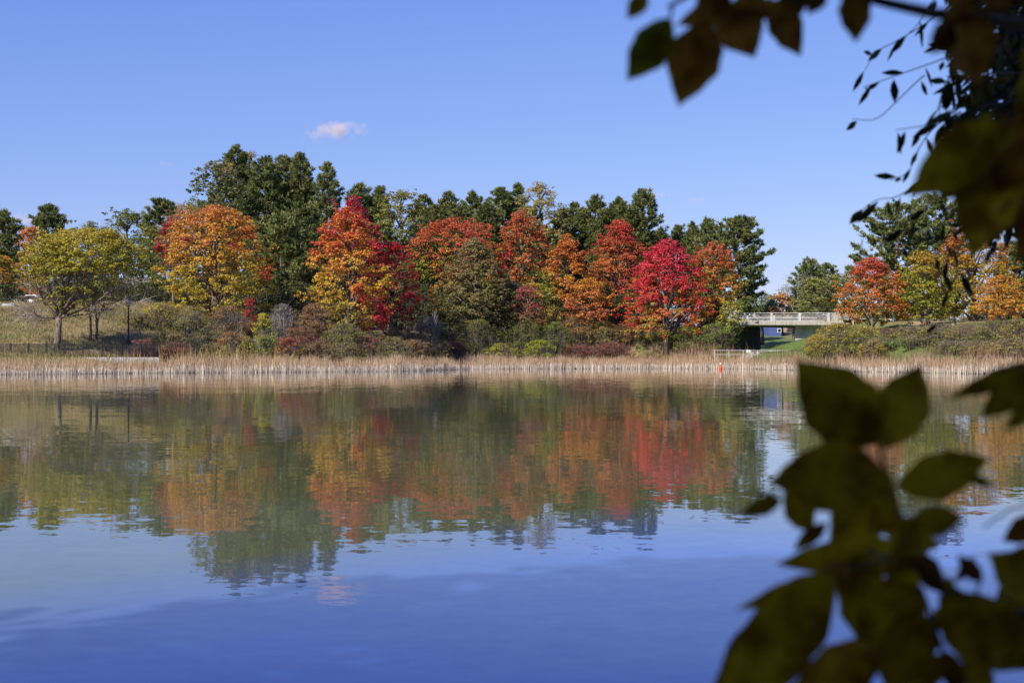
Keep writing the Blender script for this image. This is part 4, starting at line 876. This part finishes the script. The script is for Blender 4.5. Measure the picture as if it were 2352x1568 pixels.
def house(label, name, px, D, wpx, z_wall, z_ridge, wall, roof, depth=8, gable_front=True, wins=(), ov=.4, trim=M_WHITE, chimney=None, zb=None):
    x = (px-CX)/F_PX*D; w_ = wpx/F_PX*D/2; z = gz(x, D) if zb is None else zb
    h = empty(name, (x, D, z)); tag(h, label, 'house')
    if gable_front:
        m = MB(); m.prism([(x-w_, z-.3), (x+w_, z-.3), (x+w_, z_wall), (x, z_ridge), (x-w_, z_wall)], D, D+depth); m.build('wall', wall, h)
        m = MB()
        for sg_ in (-1, 1):
            ex = x+sg_*(w_+ov); ez = z_wall-(z_ridge-z_wall)/w_*ov
            m.prism([(x, z_ridge+.02), (ex, ez+.02), (ex, ez+.2), (x, z_ridge+.24)] if sg_ > 0 else [(x, z_ridge+.02), (x, z_ridge+.24), (ex, ez+.2), (ex, ez+.02)], D-ov, D+depth+ov)
        rf = m.build('roof', roof, h)
        m = MB()
        for sg_ in (-1, 1):
            ex = x+sg_*(w_+ov); ez = z_wall-(z_ridge-z_wall)/w_*ov
            m.beam((x, D-ov-.03, z_ridge+.1), (ex, D-ov-.03, ez+.08), .05, .26)
        m.build('bargeboard', trim, h)
    else:
        m = MB(); m.box((x, D+depth/2, (z-.3+z_wall)/2), (2*w_, depth, z_wall-z+.3)); m.build('wall', wall, h)
        m = MB(); V = [(x-w_-ov, D-ov, z_wall), (x+w_+ov, D-ov, z_wall), (x+w_+ov, D+depth+ov, z_wall), (x-w_-ov, D+depth+ov, z_wall), (x-w_, D+depth/2, z_ridge), (x+w_, D+depth/2, z_ridge)]
        m.add(V, [(0,1,5,4),(2,3,4,5),(1,2,5),(3,0,4),(3,2,1,0)]); rf = m.build('roof', roof, h)
    for wx, wz, ww, wh, what in wins:
        m = MB(); m.box((x+wx, D-.02, z+wz), (ww+.2, .08, wh+.2)); fr = m.build('window' if what != 'door' else 'door', trim, h)
        m = MB(); m.box((x+wx, D-.05, z+wz), (ww, .06, wh)); build_sub(m, 'pane', M_GLASS if what != 'door' else M_TAN, fr, h)
    if chimney:
        m = MB(); m.box((x+chimney[0], D+depth*.3, (z+chimney[1])/2), (chimney[2], .9, chimney[1]-z)); m.box((x+chimney[0], D+depth*.3, chimney[1]+.06), (chimney[2]+.25, 1.1, .14)); build_sub(m, 'chimney', M_STONE, rf, h)
    return h
zh = lambda y, D: EYE+(HOR-y)/F_PX*D
house('cream gabled house with a grey roof seen behind the left end of the bridge', 'gabled_house', 1724, 300, 32, zh(716, 300), zh(703, 300), M_SIDING, M_ROOF, 10, True, wins=[(0, zh(713.5,300)-gz(50.3,300), 1.1, 1.0, 'w'), (0, 1.4, 1.3, 1.2, 'w')])
house('grey roofed house wing left of the cream gable behind the bridge', 'house', 1697, 305, 36, zh(708, 305), zh(698, 305), M_SIDING, M_ROOF, 9, False, wins=[(-1, 1.5, 1.2, 1.2, 'w')])
house('low house with blue siding seen through the underpass', 'blue_house', 1780, 243, 30, zh(729, 243), zh(724, 243), M_BLUE, M_ROOFB, 8, False, wins=[(.75, 1.0, .5, .5, 'w')])
house('brown roofed house with a grey stone chimney behind the bridge railing', 'house', 1774, 290, 48, zh(718, 290), zh(706, 290), M_TAN, M_ROOFB, 8, False, chimney=(-.3, zh(697, 290), 1.0))
house('low tan house with white trim behind the right half of the bridge', 'tan_house', 1860, 262, 90, zh(731, 262), zh(722, 262), M_TAN, M_ROOFB, 8, False, wins=[(-2.2, 1.0, 1.2, .9, 'w'), (1.5, 1.0, 1.2, .9, 'w')])
house('white house mostly hidden behind the trees at the far left', 'white_house', 84, 215, 60, zh(690, 215), zh(676, 215), M_WHITE, M_ROOFB, 8, False, wins=[(-1, 1.2, 1.1, .9, 'w')])

broad('dense green tree added close behind the bridge to shade the underpass lawn', 'lawn_tree', 'tree', 1716, 684, 745, 34, 209, [(0,(.05,.07,.02)),(1,(.16,.2,.05))], kind='round', dens=1.2)  # tree added to cast shade on the ground beyond the underpass
# trunks of lawn trees seen through the underpass, with crowns that show above the deck
broad('lawn tree whose pale trunk shows at the left of the underpass opening', 'lawn_tree', 'tree', 1773, 690, 728, 22, 222, [(0,GL),(1,(.26,.28,.12))], kind='round', dens=.5, base_px=1765-14, r0=.28, leaf=.24, fine=20)
broad('lawn tree whose pale trunk shows at the right of the underpass opening', 'lawn_tree', 'tree', 1836, 668, 728, 28, 216, [(0,(.18,.2,.05)),(1,(.28,.28,.1))], kind='round', dens=.5, base_px=1825, r0=.25, leaf=.24, fine=20)

rng = np.random.default_rng(90); V = []; Q_l = []; Cl = []; off = 0
for k in range(64):
    x = -86+k*1.72+rng.uniform(-1, 1)
    if x > 24: continue
    D = rng.uniform(228, 250); z0 = gz(x, D); h = (EYE+(HOR-rng.uniform(600, 660))/F_PX*D)-z0
    if x < -58: h *= .8
    v, q, c, _, _ = crown_cloud((x, D), z0, z0+h, rng.uniform(3, 4.5), 3, 'round', rng, 150, 16, .8, .36, [(0,(.03,.045,.02)),(1,ramp([(0,(.06,.09,.03)),(.7,(.12,.14,.05)),(1,(.3,.16,.05))], np.array([rng.uniform()]))[0])], k+1, (), 8)
    V.append(v); Q_l.append(q+off); Cl.append(c); off += len(v)
o = np_mesh('woods', np.vstack(V), np.vstack(Q_l), M_LEAF, None, np.vstack(Cl), loc=(-20, 240, 6)); tag(o, 'deeper woods showing as one dark mass between the far bank trees', 'woods', kind='stuff')
# far tree line closing the horizon
rng = np.random.default_rng(91); V = []; Q_l = []; Cl = []; off = 0
for k in range(170):
    x = rng.uniform(-260, 330); D = rng.uniform(330, 420); h = rng.uniform(6, 11)*(1+.3*(x < -60)); z0 = 6
    if 60 < x < 130: h *= .75
    v, q, c, _, _ = crown_cloud((x, D), z0, z0+h, rng.uniform(4, 7), 4, 'round', rng, 130, 14, 1.0, .5, [(0,(.06,.08,.03)),(1,ramp([(0,(.11,.14,.06)),(.6,(.16,.17,.07)),(1,(.3,.2,.07))], np.array([rng.uniform()]))[0])], k+1, (), 8)
    V.append(v); Q_l.append(q+off); Cl.append(c); off += len(v)
o = np_mesh('distant_woods', np.vstack(V), np.vstack(Q_l), M_LEAF, None, np.vstack(Cl), loc=(0, 380, 6)); tag(o, 'far low belt of mixed trees on the horizon', 'woods', kind='stuff')

# ------------------------------------------------------------------ near trees on the photographer's bank
def big_leaf(mats, parent, b, t, w, D, dD=0.0, roll=0.0, fold=.18, curl=.1, col=(.1,.09,.015), rng=None, wav=.05, asym=0.0):
    B = P(b[0], b[1], D); T = P(t[0], t[1], D+dD); ax = T-B; L = np.linalg.norm(ax); ax = ax/L; W = w/F_PX*D
    view = np.array([0, 1., 0]); sd = np.cross(ax, view); sd /= np.linalg.norm(sd); nv = np.cross(sd, ax)
    sd, nv = sd*math.cos(roll)+nv*math.sin(roll), nv*math.cos(roll)-sd*math.sin(roll)
    ts = np.linspace(0, 1, 17); prw = np.interp(ts, [0,.06,.15,.28,.42,.56,.7,.82,.92,1], [.02,.3,.62,.9,1,.94,.74,.46,.18,0.005])
    us = np.linspace(-1, 1, 9); V = []; ph = rng.uniform(0, 6)
    for t_, p_ in zip(ts, prw):
        for u in us:
            e = 1+wav*math.sin(t_*23+ph+(u > 0)*1.7)*abs(u)
            off = u*p_*W*.5*e*(1+asym*(u > 0)*.3)
            V.append(B+ax*L*t_+sd*off+nv*(-abs(u)*p_*W*fold+curl*L*(t_-.4)**2+.02*W*math.sin(u*9)*p_))
    V = np.array(V); n = 9; i = np.arange(16)[:, None]*n+np.arange(8)[None]; i = i.ravel()
    Qd = np.stack([i, i+1, i+n+1, i+n], 1); C = np.array(col)*rng.uniform(.75, 1.25)*rng.uniform(.93, 1.07, (len(Qd), 1))
    return np_mesh('leaf', V, Qd, mats, parent, C, smooth=True)
M_NEAR = leaf_mat('near_leaf', .6, .3, .12)
nt = M_NEAR.node_tree; at_ = [n for n in nt.nodes if n.type == 'ATTRIBUTE'][0]; tc = nt.nodes.new('ShaderNodeTexCoord'); nz = nt.nodes.new('ShaderNodeTexNoise'); nz.inputs['Scale'].default_value = 28; nz.inputs['Detail'].default_value = 4
rp = nt.nodes.new('ShaderNodeValToRGB'); rp.color_ramp.elements[0].position = .38; rp.color_ramp.elements[0].color = (.5,.36,.3,1); rp.color_ramp.elements[1].position = .6; rp.color_ramp.elements[1].color = (1.3,1.2,1,1)
mu = nt.nodes.new('ShaderNodeMix'); mu.data_type = 'RGBA'; mu.blend_type = 'MULTIPLY'; mu.inputs[0].default_value = 1
nt.links.new(tc.outputs['Object'], nz.inputs[0]); nt.links.new(nz.outputs[0], rp.inputs[0]); nt.links.new(at_.outputs['Color'], mu.inputs[6]); nt.links.new(rp.outputs[0], mu.inputs[7])
for n in nt.nodes:
    if n.type == 'BSDF_PRINCIPLED': nt.links.new(mu.outputs[2], n.inputs['Base Color'])
    if n.type == 'BSDF_TRANSLUCENT': nt.links.new(mu.outputs[2], n.inputs[0])
OLV=(.46,.33,.012); OLD=(.34,.24,.010); BRN=(.38,.19,.02); GRN=(.3,.32,.014); GLD=(.8,.5,.04); DRK=(.16,.08,.02)
rng = np.random.default_rng(44)
# over-hanging tree, upper right
A = lambda x, y: (x*.4141+1378, y*.4141)
ot = empty('overhanging_tree', (3.2, -1.2, gz(3.2, -1.2))); tag(ot, 'near tree whose dark out of focus branch hangs in at the upper right', 'tree')
top_leaves = [((262,-30),(150,105),100,OLD,0),((392,100),(150,452),210,GRN,.02),((600,120),(436,600),270,BRN,.0),((735,10),(425,150),120,BRN,.03),
 ((700,30),(862,330),240,BRN,-.02),((920,0),(1112,315),210,BRN,.02),((1235,-70),(1150,85),110,DRK,0),((1400,-60),(1418,240),165,BRN,0),((560,-60),(700,160),200,BRN,.03),((840,-80),(800,180),220,BRN,.04),((1050,-90),(1090,120),160,DRK,.02),
 ((1960,70),(2100,480),340,BRN,.02),((1950,120),(1830,300),150,DRK,.0),((2230,690),(1710,1090),300,OLV,.0),((2240,720),(2060,1440),340,OLV,.03),((2300,700),(1880,1120),220,OLD,.06),
 ((2420,560),(2250,1120),300,BRN,.05),((2400,1050),(2320,1470),120,BRN,.0),((2430,300),(2330,800),170,OLV,.03),((2060,-40),(1930,150),160,BRN,0),((2180,640),(2110,720),120,OLV,0),((2440,1250),(2380,1620),130,DRK,0),((2300,1250),(2150,1130),130,BRN,.02),
 ((2520,-40),(2280,190),170,DRK,.05),((2500,120),(2350,420),150,OLD,.05),
 ((2380,760),(2200,1080),260,BRN,.05),((2250,620),(2130,820),160,OLD,.06),((2450,760),(2290,1010),200,OLD,.07),((2440,900),(2180,1180),190,BRN,.08),((2300,-60),(2120,60),120,BRN,.05),((2060,180),(2000,330),190,BRN,.05)]
for b_, t_, w_, c_, dd in top_leaves:
    big_leaf(M_NEAR, ot, A(*b_), A(*t_), w_*.4141*1.12, 1.3+rng.uniform(-.05, .08), dd, rng.uniform(-.35, .35), rng.uniform(.05, .2), rng.uniform(-.15, .15), c_, rng)
m = MB()
def stem(m, pts, D, r, conv=A, n=6):
    k = len(pts); m.tube([P(*conv(*p), D+.02*math.sin(i*1.7)) for i, p in enumerate(pts)], [r[0]+(r[1]-r[0])*i/(k-1) for i in range(k)], n)
stem(m, [(2700,200),(2352,140),(2100,105),(1850,75),(1600,20),(1400,-30),(1100,-70),(800,-60),(500,-30),(380,40)], 1.36, (.0075,.0018))
stem(m, [(2700,200),(2500,420),(2350,640),(2230,700)], 1.34, (.006,.002)); stem(m, [(2550,800),(2400,1040),(2340,1110),(2200,1180)], 1.34, (.004,.0012)); stem(m, [(2500,950),(2352,1060),(2240,1140)], 1.32, (.003,.0012))
for s0, s1 in [((400,40),(390,105)),((620,20),(600,125)),((1400,-60),(1400,-30)),((1000,-60),(930,0)),((2100,105),(1960,112)),((262,-40),(500,-40)),((700,-50),(705,30))]: stem(m, [s0, s1], 1.33, (.0016,.0012))
m.build('branch', M_BARK, ot, smooth=True)
m = MB(); e = P(*A(2700,200), 1.36)
m.tube([(3.2,-1.2,.1),(3.15,-1.1,1.4),(3.0,-.8,2.8),(2.7,-.6,4.5),(2.5,-.8,7.5)], [.17,.14,.12,.09,.03], 12)
m.tube([(3.0,-.8,2.8),(2.3,.1,2.7),(1.5,.9,2.1), e], [.05,.035,.02,.011], 8); m.build('trunk', M_BARK, ot, smooth=True)

def shade_crown(root, c, z0, z1, r, n, seed, leaf=.2, kind='round', col=((.05,.06,.012),(.12,.1,.02))):
    rg = np.random.default_rng(seed)
    v, q, cc, CC, L = crown_cloud(c, z0, z1, r, r, kind, rg, n, 20, .6, leaf, [(0,col[0]),(1,col[1])], seed, (), 16, .4)
    # keep the view of the lake free: drop leaves inside the opening in front of the photographer
    ctr = v.reshape(-1, 4, 3).mean(1); inside = (ctr[:, 1] > -.6) & (ctr[:, 2] < EYE+.9+.36*np.maximum(ctr[:, 1], 0)) & (ctr[:, 2] > -1)
    k = ~inside; v = v.reshape(-1, 4, 3)[k].reshape(-1, 3); cc = cc[k]
    np_mesh('crown', v, np.arange(len(v), dtype=np.int32).reshape(-1, 4), M_LEAF, root, cc); return L
shade_crown(ot, (2.6,-1.8), 3.0, 8.6, 3.6, 520, 5)
for i, (x, y, z0, z1, r, lb) in enumerate([(-6.4,-4.9,3.0,13,4.3,'tall maple standing behind the photographer to the left'),(-.5,-9,1.2,14,6,'tall maple standing straight behind the photographer'),
     (7,-7,1.2,13,5.5,'tall maple standing behind the photographer to the right'),(-4.6,-9.5,2.5,14,5,'second tall maple behind the photographer to the left')]):
    rt = empty('maple_tree', (x, y, gz(x, y))); tag(rt, lb, 'tree', 'trees behind the photographer')
    L = shade_crown(rt, (x, y), z0, z1, r, 1900, 60+i, leaf=.26)
    m = MB(); zz = gz(x, y); m.tube([(x,y,zz-.3),(x+.1,y,zz+2),(x,y+.1,zz+5),(x+.1,y,z1-2)], [.32,.24,.2,.06], 10)
    for l in L:
        s0 = np.array([x, y, max(zz+1.5, l[2]-2.2)]); m.tube([s0, (s0+l)/2+np.array([0,0,.2]), l], [.09,.06,.02], 5)
    m.build('trunk', M_BARK, rt, smooth=True)

# broad-leaved shrub, lower right
Bc = lambda x, y: (x*.5132+1550.4, y*.5132+763.7)
bs = empty('broadleaf_shrub', (.95, 1.15, gz(.95, 1.15))); tag(bs, 'near shrub with large dark out of focus leaves filling the lower right corner', 'shrub')
low = [((905,500),(535,120),330,OLV,0),((930,520),(1105,135),240,OLV,.02),((955,640),(415,668),320,OLV,0),((700,560),(430,665),120,GLD,.0),((985,690),(1410,560),215,OLV,0),((1290,640),(1435,688),52,OLD,0),
 ((1050,850),(1290,825),140,OLD,0),((480,740),(285,812),95,OLD,0),((500,720),(250,708),14,OLD,0),((500,690),(620,900),150,OLV,.02),((680,850),(525,975),75,OLD,0),((960,640),(690,985),250,OLV,.02),
 ((900,960),(450,1042),135,OLV,0),((720,1090),(120,1740),350,OLV,0),((740,1070),(275,1245),110,OLD,0),((820,980),(860,1420),220,OLV,.03),((980,930),(820,1060),200,OLV,.04),((1040,980),(1215,1150),120,DRK,0),
 ((1375,1115),(1262,990),80,DRK,0),((1240,1150),(1210,1085),50,OLV,0),((1640,830),(1462,935),120,BRN,0),((1640,1180),(1400,985),210,OLV,0),((1180,1170),(1620,1500),330,OLD,.03),((940,1425),(520,1590),230,GLD,0),((780,1440),(650,1500),90,OLD,0),
 ((1200,1440),(980,1620),140,OLV,0),((1210,1420),(1280,1640),110,BRN,0),((1290,1440),(1430,1640),130,OLV,.02),((1110,1140),(800,1400),280,OLV,.02),((1090,1220),(960,1640),260,OLD,.03),((930,860),(1180,960),170,OLV,.03),((1010,900),(1010,1230),160,OLD,.05),
 ((1640,130),(1215,300),95,OLV,.0),((1650,140),(1365,385),160,OLV,.02),((1660,250),(1478,440),100,OLD,0),((1600,1050),(1560,1330),180,OLV,.03),((760,700),(560,720),130,OLV,.03),((860,880),(1000,760),150,OLV,.03),((700,1150),(760,1010),120,BRN,.03),
 ((1330,1200),(1150,1330),200,OLD,.05),((1420,1260),(1560,1120),190,OLD,.05),((1300,1330),(1380,1560),160,OLD,.05),((1080,1060),(940,1180),150,OLV,.05),
((1620,1400),(1440,1480),150,OLD,.04),((560,1250),(330,1500),200,OLV,.02),((860,1480),(700,1640),180,OLV,.04),((1660,960),(1500,1060),150,OLV,.04),((760,480),(640,600),200,OLV,.04),((870,300),(760,420),260,OLV,.05),
 ((1180,1480),(1090,1640),120,BRN,.05),((1340,1000),(1250,1120),60,DRK,0)]
for b_, t_, w_, c_, dd in low:
    big_leaf(M_NEAR, bs, Bc(*b_), Bc(*t_), w_*.5132*1.04, 1.22+rng.uniform(-.06, .08), dd, rng.uniform(-.3, .3), rng.uniform(.04, .16), rng.uniform(-.12, .12), c_, rng)
m = MB()
for pts, r in [([(1330,1900),(1320,1560),(1330,1200),(1130,1080),(1010,900),(970,700),(900,480)],(.006,.0015)),([(1700,1330),(1562,1260),(1320,1195),(1130,1130),(1000,1010),(850,980)],(.005,.0015)),([(960,640),(1020,850),(1060,1000)],(.0015,.0015)),
               ([(1330,1200),(1370,1110)],(.0015,.0012)),([(1330,1900),(1250,1560),(1190,1400),(1110,1160)],(.004,.0015)),([(1190,1400),(930,1430)],(.002,.0013)),([(1000,1010),(740,1060)],(.002,.0013)),([(970,700),(985,690)],(.0015,.0012)),
               ([(970,720),(500,730)],(.0015,.001)),([(1700,80),(1562,140),(1440,170)],(.002,.001)),([(1700,740),(1500,790),(1380,870)],(.0015,.0008)),([(1700,80),(1750,900),(1720,1900)],(.004,.006))]: stem(m, pts, 1.25, r, Bc)
e1 = P(*Bc(1330,1900), 1.25); e2 = P(*Bc(1720,1900), 1.25)
zg = gz(.95, 1.15)
m.tube([(.95,1.15,zg-.1),(.85,1.2,.35), e1], [.014,.01,.006], 8); m.tube([(.95,1.15,zg-.1),(1.0,1.2,.4), e2], [.014,.01,.006], 8); m.build('stem', M_BARK, bs, smooth=True)

# small-leaved willow at the right, a few metres out
wt = empty('willow_tree', (3.4, 3.2, gz(3.4, 3.2))); tag(wt, 'near willow with fine twigs and narrow dark leaves at the right edge', 'tree')
m = MB(); V = []; Ql = []; Cl = []; off = 0; rng = np.random.default_rng(17)
def small_leaf(p, d, L, W, col):
    global off
    d = d/np.linalg.norm(d); sd = np.cross(d, rng.normal(size=3)*.5+np.array([0, 1., 0])); sd /= np.linalg.norm(sd); nv = np.cross(sd, d)
    w_ = [.06,.75,1,.7,.02]
    for i, t in enumerate((0,.28,.5,.75,1)):
        c = p+d*L*t+nv*L*.12*(t-.5)**2
        V.extend([c-sd*W*.5*w_[i]+nv*W*.12, c, c+sd*W*.5*w_[i]+nv*W*.12])
    for i in range(4):
        for j in range(2): k = off+i*3+j; Ql.append((k, k+1, k+4, k+3)); Cl.append(col)
    off += 15
def wtwig(pts, D, r=.0022, leaves=None, side=None, L=.066):
    q_ = [np.array(p, float) for p in pts]
    if len(q_) > 2:      # round off the corners
        for _ in range(2): q_ = [q_[0]]+[a*(1-f)+b*f for a, b in zip(q_[:-1], q_[1:]) for f in (.25, .75)]+[q_[-1]]
    pts = [tuple(p) for p in q_]
    pp_ = [P(*A(*p), D+.04*math.sin(i*.6+q_[0][0])) for i, p in enumerate(pts)]; m.tube(pp_, [r*(1-.6*i/(len(pp_)-1)) for i in range(len(pp_))], 5)
    tot = sum(np.linalg.norm(pp_[i+1]-pp_[i]) for i in range(len(pp_)-1)); nl = leaves if leaves is not None else int(tot/.032)
    for j in range(nl):
        f = (j+rng.uniform(.2, .8))/nl*(len(pp_)-1); i = min(int(f), len(pp_)-2); p = pp_[i]+(pp_[i+1]-pp_[i])*(f-i); t = nrm(pp_[i+1]-pp_[i])
        d = t*rng.uniform(.1, .9)+np.array([rng.normal(0, .45), rng.normal(0, .35), -rng.uniform(-.2, 1.2)]); d = d/np.linalg.norm(d)
        q = p+d*.008; ll = L*rng.uniform(.65, 1.25)
        small_leaf(q, d, ll, ll*rng.uniform(.22, .34), np.array(random.choice([(.05,.06,.015),(.04,.05,.02),(.07,.06,.015),(.12,.1,.02)]))*rng.uniform(.7, 1.2))
random.seed(4)
for pts, n in [([(2000,-60),(1920,60),(1650,230),(1530,282),(1465,400)],7),([(2050,250),(1930,320),(1700,400),(1560,450),(1470,482)],9),([(1800,420),(1760,450),(1620,590),(1530,672),(1400,660)],2),([(2100,600),(2000,640),(1850,690),(1640,722)],8),
               ([(1990,380),(1900,470),(1880,650)],5),([(2000,620),(1850,700),(1750,850),(1720,960),(1610,1000)],7),([(1900,920),(1780,1000),(1650,1100),(1540,1100),(1460,1160)],8),([(2100,1100),(1950,1180),(1800,1330),(1600,1370),(1430,1300)],7),
               ([(1900,1100),(1770,1180),(1680,1290)],4),([(1960,1250),(1900,1350),(1860,1420)],3),([(1960,1360),(1900,1480),(1860,1560)],5),([(1980,-80),(1840,0),(1780,120),(1700,200)],4),([(2000,1500),(1920,1620),(1880,1800)],3)]:
    wtwig(pts, 3.9+rng.uniform(-.3, .3), leaves=n)
for k in range(150):
    x0 = 2380+rng.uniform(0, 60); y0 = rng.uniform(-250, 1150); ln = rng.uniform(150, 560)*(1 if y0 < 700 else .75); a = rng.uniform(-.1, 1.05)
    x1 = x0-ln*math.cos(a); y1 = y0+ln*math.sin(a)
    if x1 < 1880: x1 = 1880+rng.uniform(0, 90)
    xm, ym = (x0+x1)/2+rng.uniform(-40, 40), (y0+y1)/2-rng.uniform(0, 60)
    wtwig([(x0, y0), (xm, ym), (x1, y1)], 3.9+rng.uniform(-.7, .9))
for k in range(16):
    x0, y0 = 2700, -100+k*90; m.tube([P(*A(2900, y0-250), 3.7), P(*A(2650, y0-60), 3.9), P(*A(2390, y0), 4.0)], [.014,.008,.003], 5)
m.tube([(3.4,3.2,-.1),(3.3,3.3,1.5),(3.1,3.6,3.2),(3.0,3.7,5)], [.16,.12,.09,.04], 10)
for k in range(8): m.tube([(3.3-.02*k,3.3+.03*k,1.4+.4*k), (2.9,3.6,1.7+.4*k), P(*A(2900, -100+k*180-250), 3.7)], [.04,.025,.014], 6)
m.build('branch', M_BARK, wt, smooth=True)
np_mesh('foliage', np.array(V), np.array(Ql), M_NEAR, wt, np.array(Cl))

# ------------------------------------------------------------------ small fair-weather clouds (volumes far beyond the woods)
def cloud(px, py, w, h, label, dens=.02, D=2600, seed=0, col=(1,.86,.84)):
    c = P(px, py, D); s = D/F_PX; rx, rz = w/2*s, h/2*s
    mt = bpy.data.materials.new('cloud_vapour'); mt.use_nodes = True; nt = mt.node_tree; nt.nodes.remove(nt.nodes['Principled BSDF'])
    vp = nt.nodes.new('ShaderNodeVolumePrincipled'); vp.inputs['Color'].default_value = (*col, 1); vp.inputs['Anisotropy'].default_value = 0
    tc = nt.nodes.new('ShaderNodeTexCoord'); ln = nt.nodes.new('ShaderNodeVectorMath'); ln.operation = 'LENGTH'
    mp = nt.nodes.new('ShaderNodeMapping'); mp.inputs['Scale'].default_value = (1/rx, 1/(rx*.6), 1/rz); nt.links.new(tc.outputs['Object'], mp.inputs[0]); nt.links.new(mp.outputs[0], ln.inputs[0])
    nz = nt.nodes.new('ShaderNodeTexNoise'); nz.inputs['Scale'].default_value = 2.2/rx*1.3; nz.inputs['Detail'].default_value = 4; nt.links.new(tc.outputs['Object'], nz.inputs[0])
    off = nt.nodes.new('ShaderNodeVectorMath'); off.inputs[1].default_value = (seed*31.7, 0, 0); nt.links.new(tc.outputs['Object'], off.inputs[0]); nt.links.new(off.outputs[0], nz.inputs[0])
    a = nt.nodes.new('ShaderNodeMath'); a.operation = 'MULTIPLY_ADD'; a.inputs[1].default_value = 2.6; a.inputs[2].default_value = -.75; nt.links.new(nz.outputs[0], a.inputs[0])
    b = nt.nodes.new('ShaderNodeMath'); b.operation = 'SUBTRACT'; nt.links.new(a.outputs[0], b.inputs[0]); nt.links.new(ln.outputs['Value'], b.inputs[1])
    d = nt.nodes.new('ShaderNodeMath'); d.operation = 'MULTIPLY'; d.use_clamp = False; d.inputs[1].default_value = dens*170/rx; nt.links.new(b.outputs[0], d.inputs[0])
    e = nt.nodes.new('ShaderNodeMath'); e.operation = 'MAXIMUM'; e.inputs[1].default_value = 0; nt.links.new(d.outputs[0], e.inputs[0]); nt.links.new(e.outputs[0], vp.inputs['Density'])
    nt.links.new(vp.outputs[0], nt.nodes['Material Output'].inputs['Volume'])
    m = MB(); n = 20
    m.lathe((0, 0, 0), [(math.sin(math.pi*k/12)+.001, -math.cos(math.pi*k/12)) for k in range(13)], n)
    m.v = [v*np.array([rx, rx*.6, rz])*1.02+c for v in m.v]; o = m.build('cloud', mt); 
    me = o.data; o.location = Vector(c); dz = Vector(c)-Vector((np.vstack(m.v)[:,0].mean(), np.vstack(m.v)[:,1].mean(), np.vstack(m.v)[:,2].min()))
    for vv in me.vertices: vv.co -= dz
    tag(o, label, 'cloud', 'small clouds low in the sky')
cloud(772, 303, 190, 62, 'small pinkish cloud alone above the tall pines', .03, seed=1)
cloud(1516, 446, 70, 26, 'faint pink cloud just above the tallest right hand pine spire', .006, seed=2)
cloud(1598, 457, 90, 22, 'faint pink streak of cloud over the far pines', .006, seed=3)
cloud(62, 502, 90, 46, 'pale pink cloud behind the pines at the left edge', .02, seed=4)
cloud(380, 376, 60, 18, 'barely visible pink wisp left of the tall pines', .003, seed=5)
cloud(1950, 600, 70, 34, 'faint pink cloud left of the long pine boughs', .008, seed=6)
cloud(2345, 455, 90, 60, 'bright pinkish cloud behind the leaves at the right edge', .03, seed=7)
cloud(432, 52, 50, 16, 'faint white wisp high on the left', .0010, seed=8)
cloud(975, 55, 80, 14, 'faint white wisp high near the middle', .0010, seed=9)
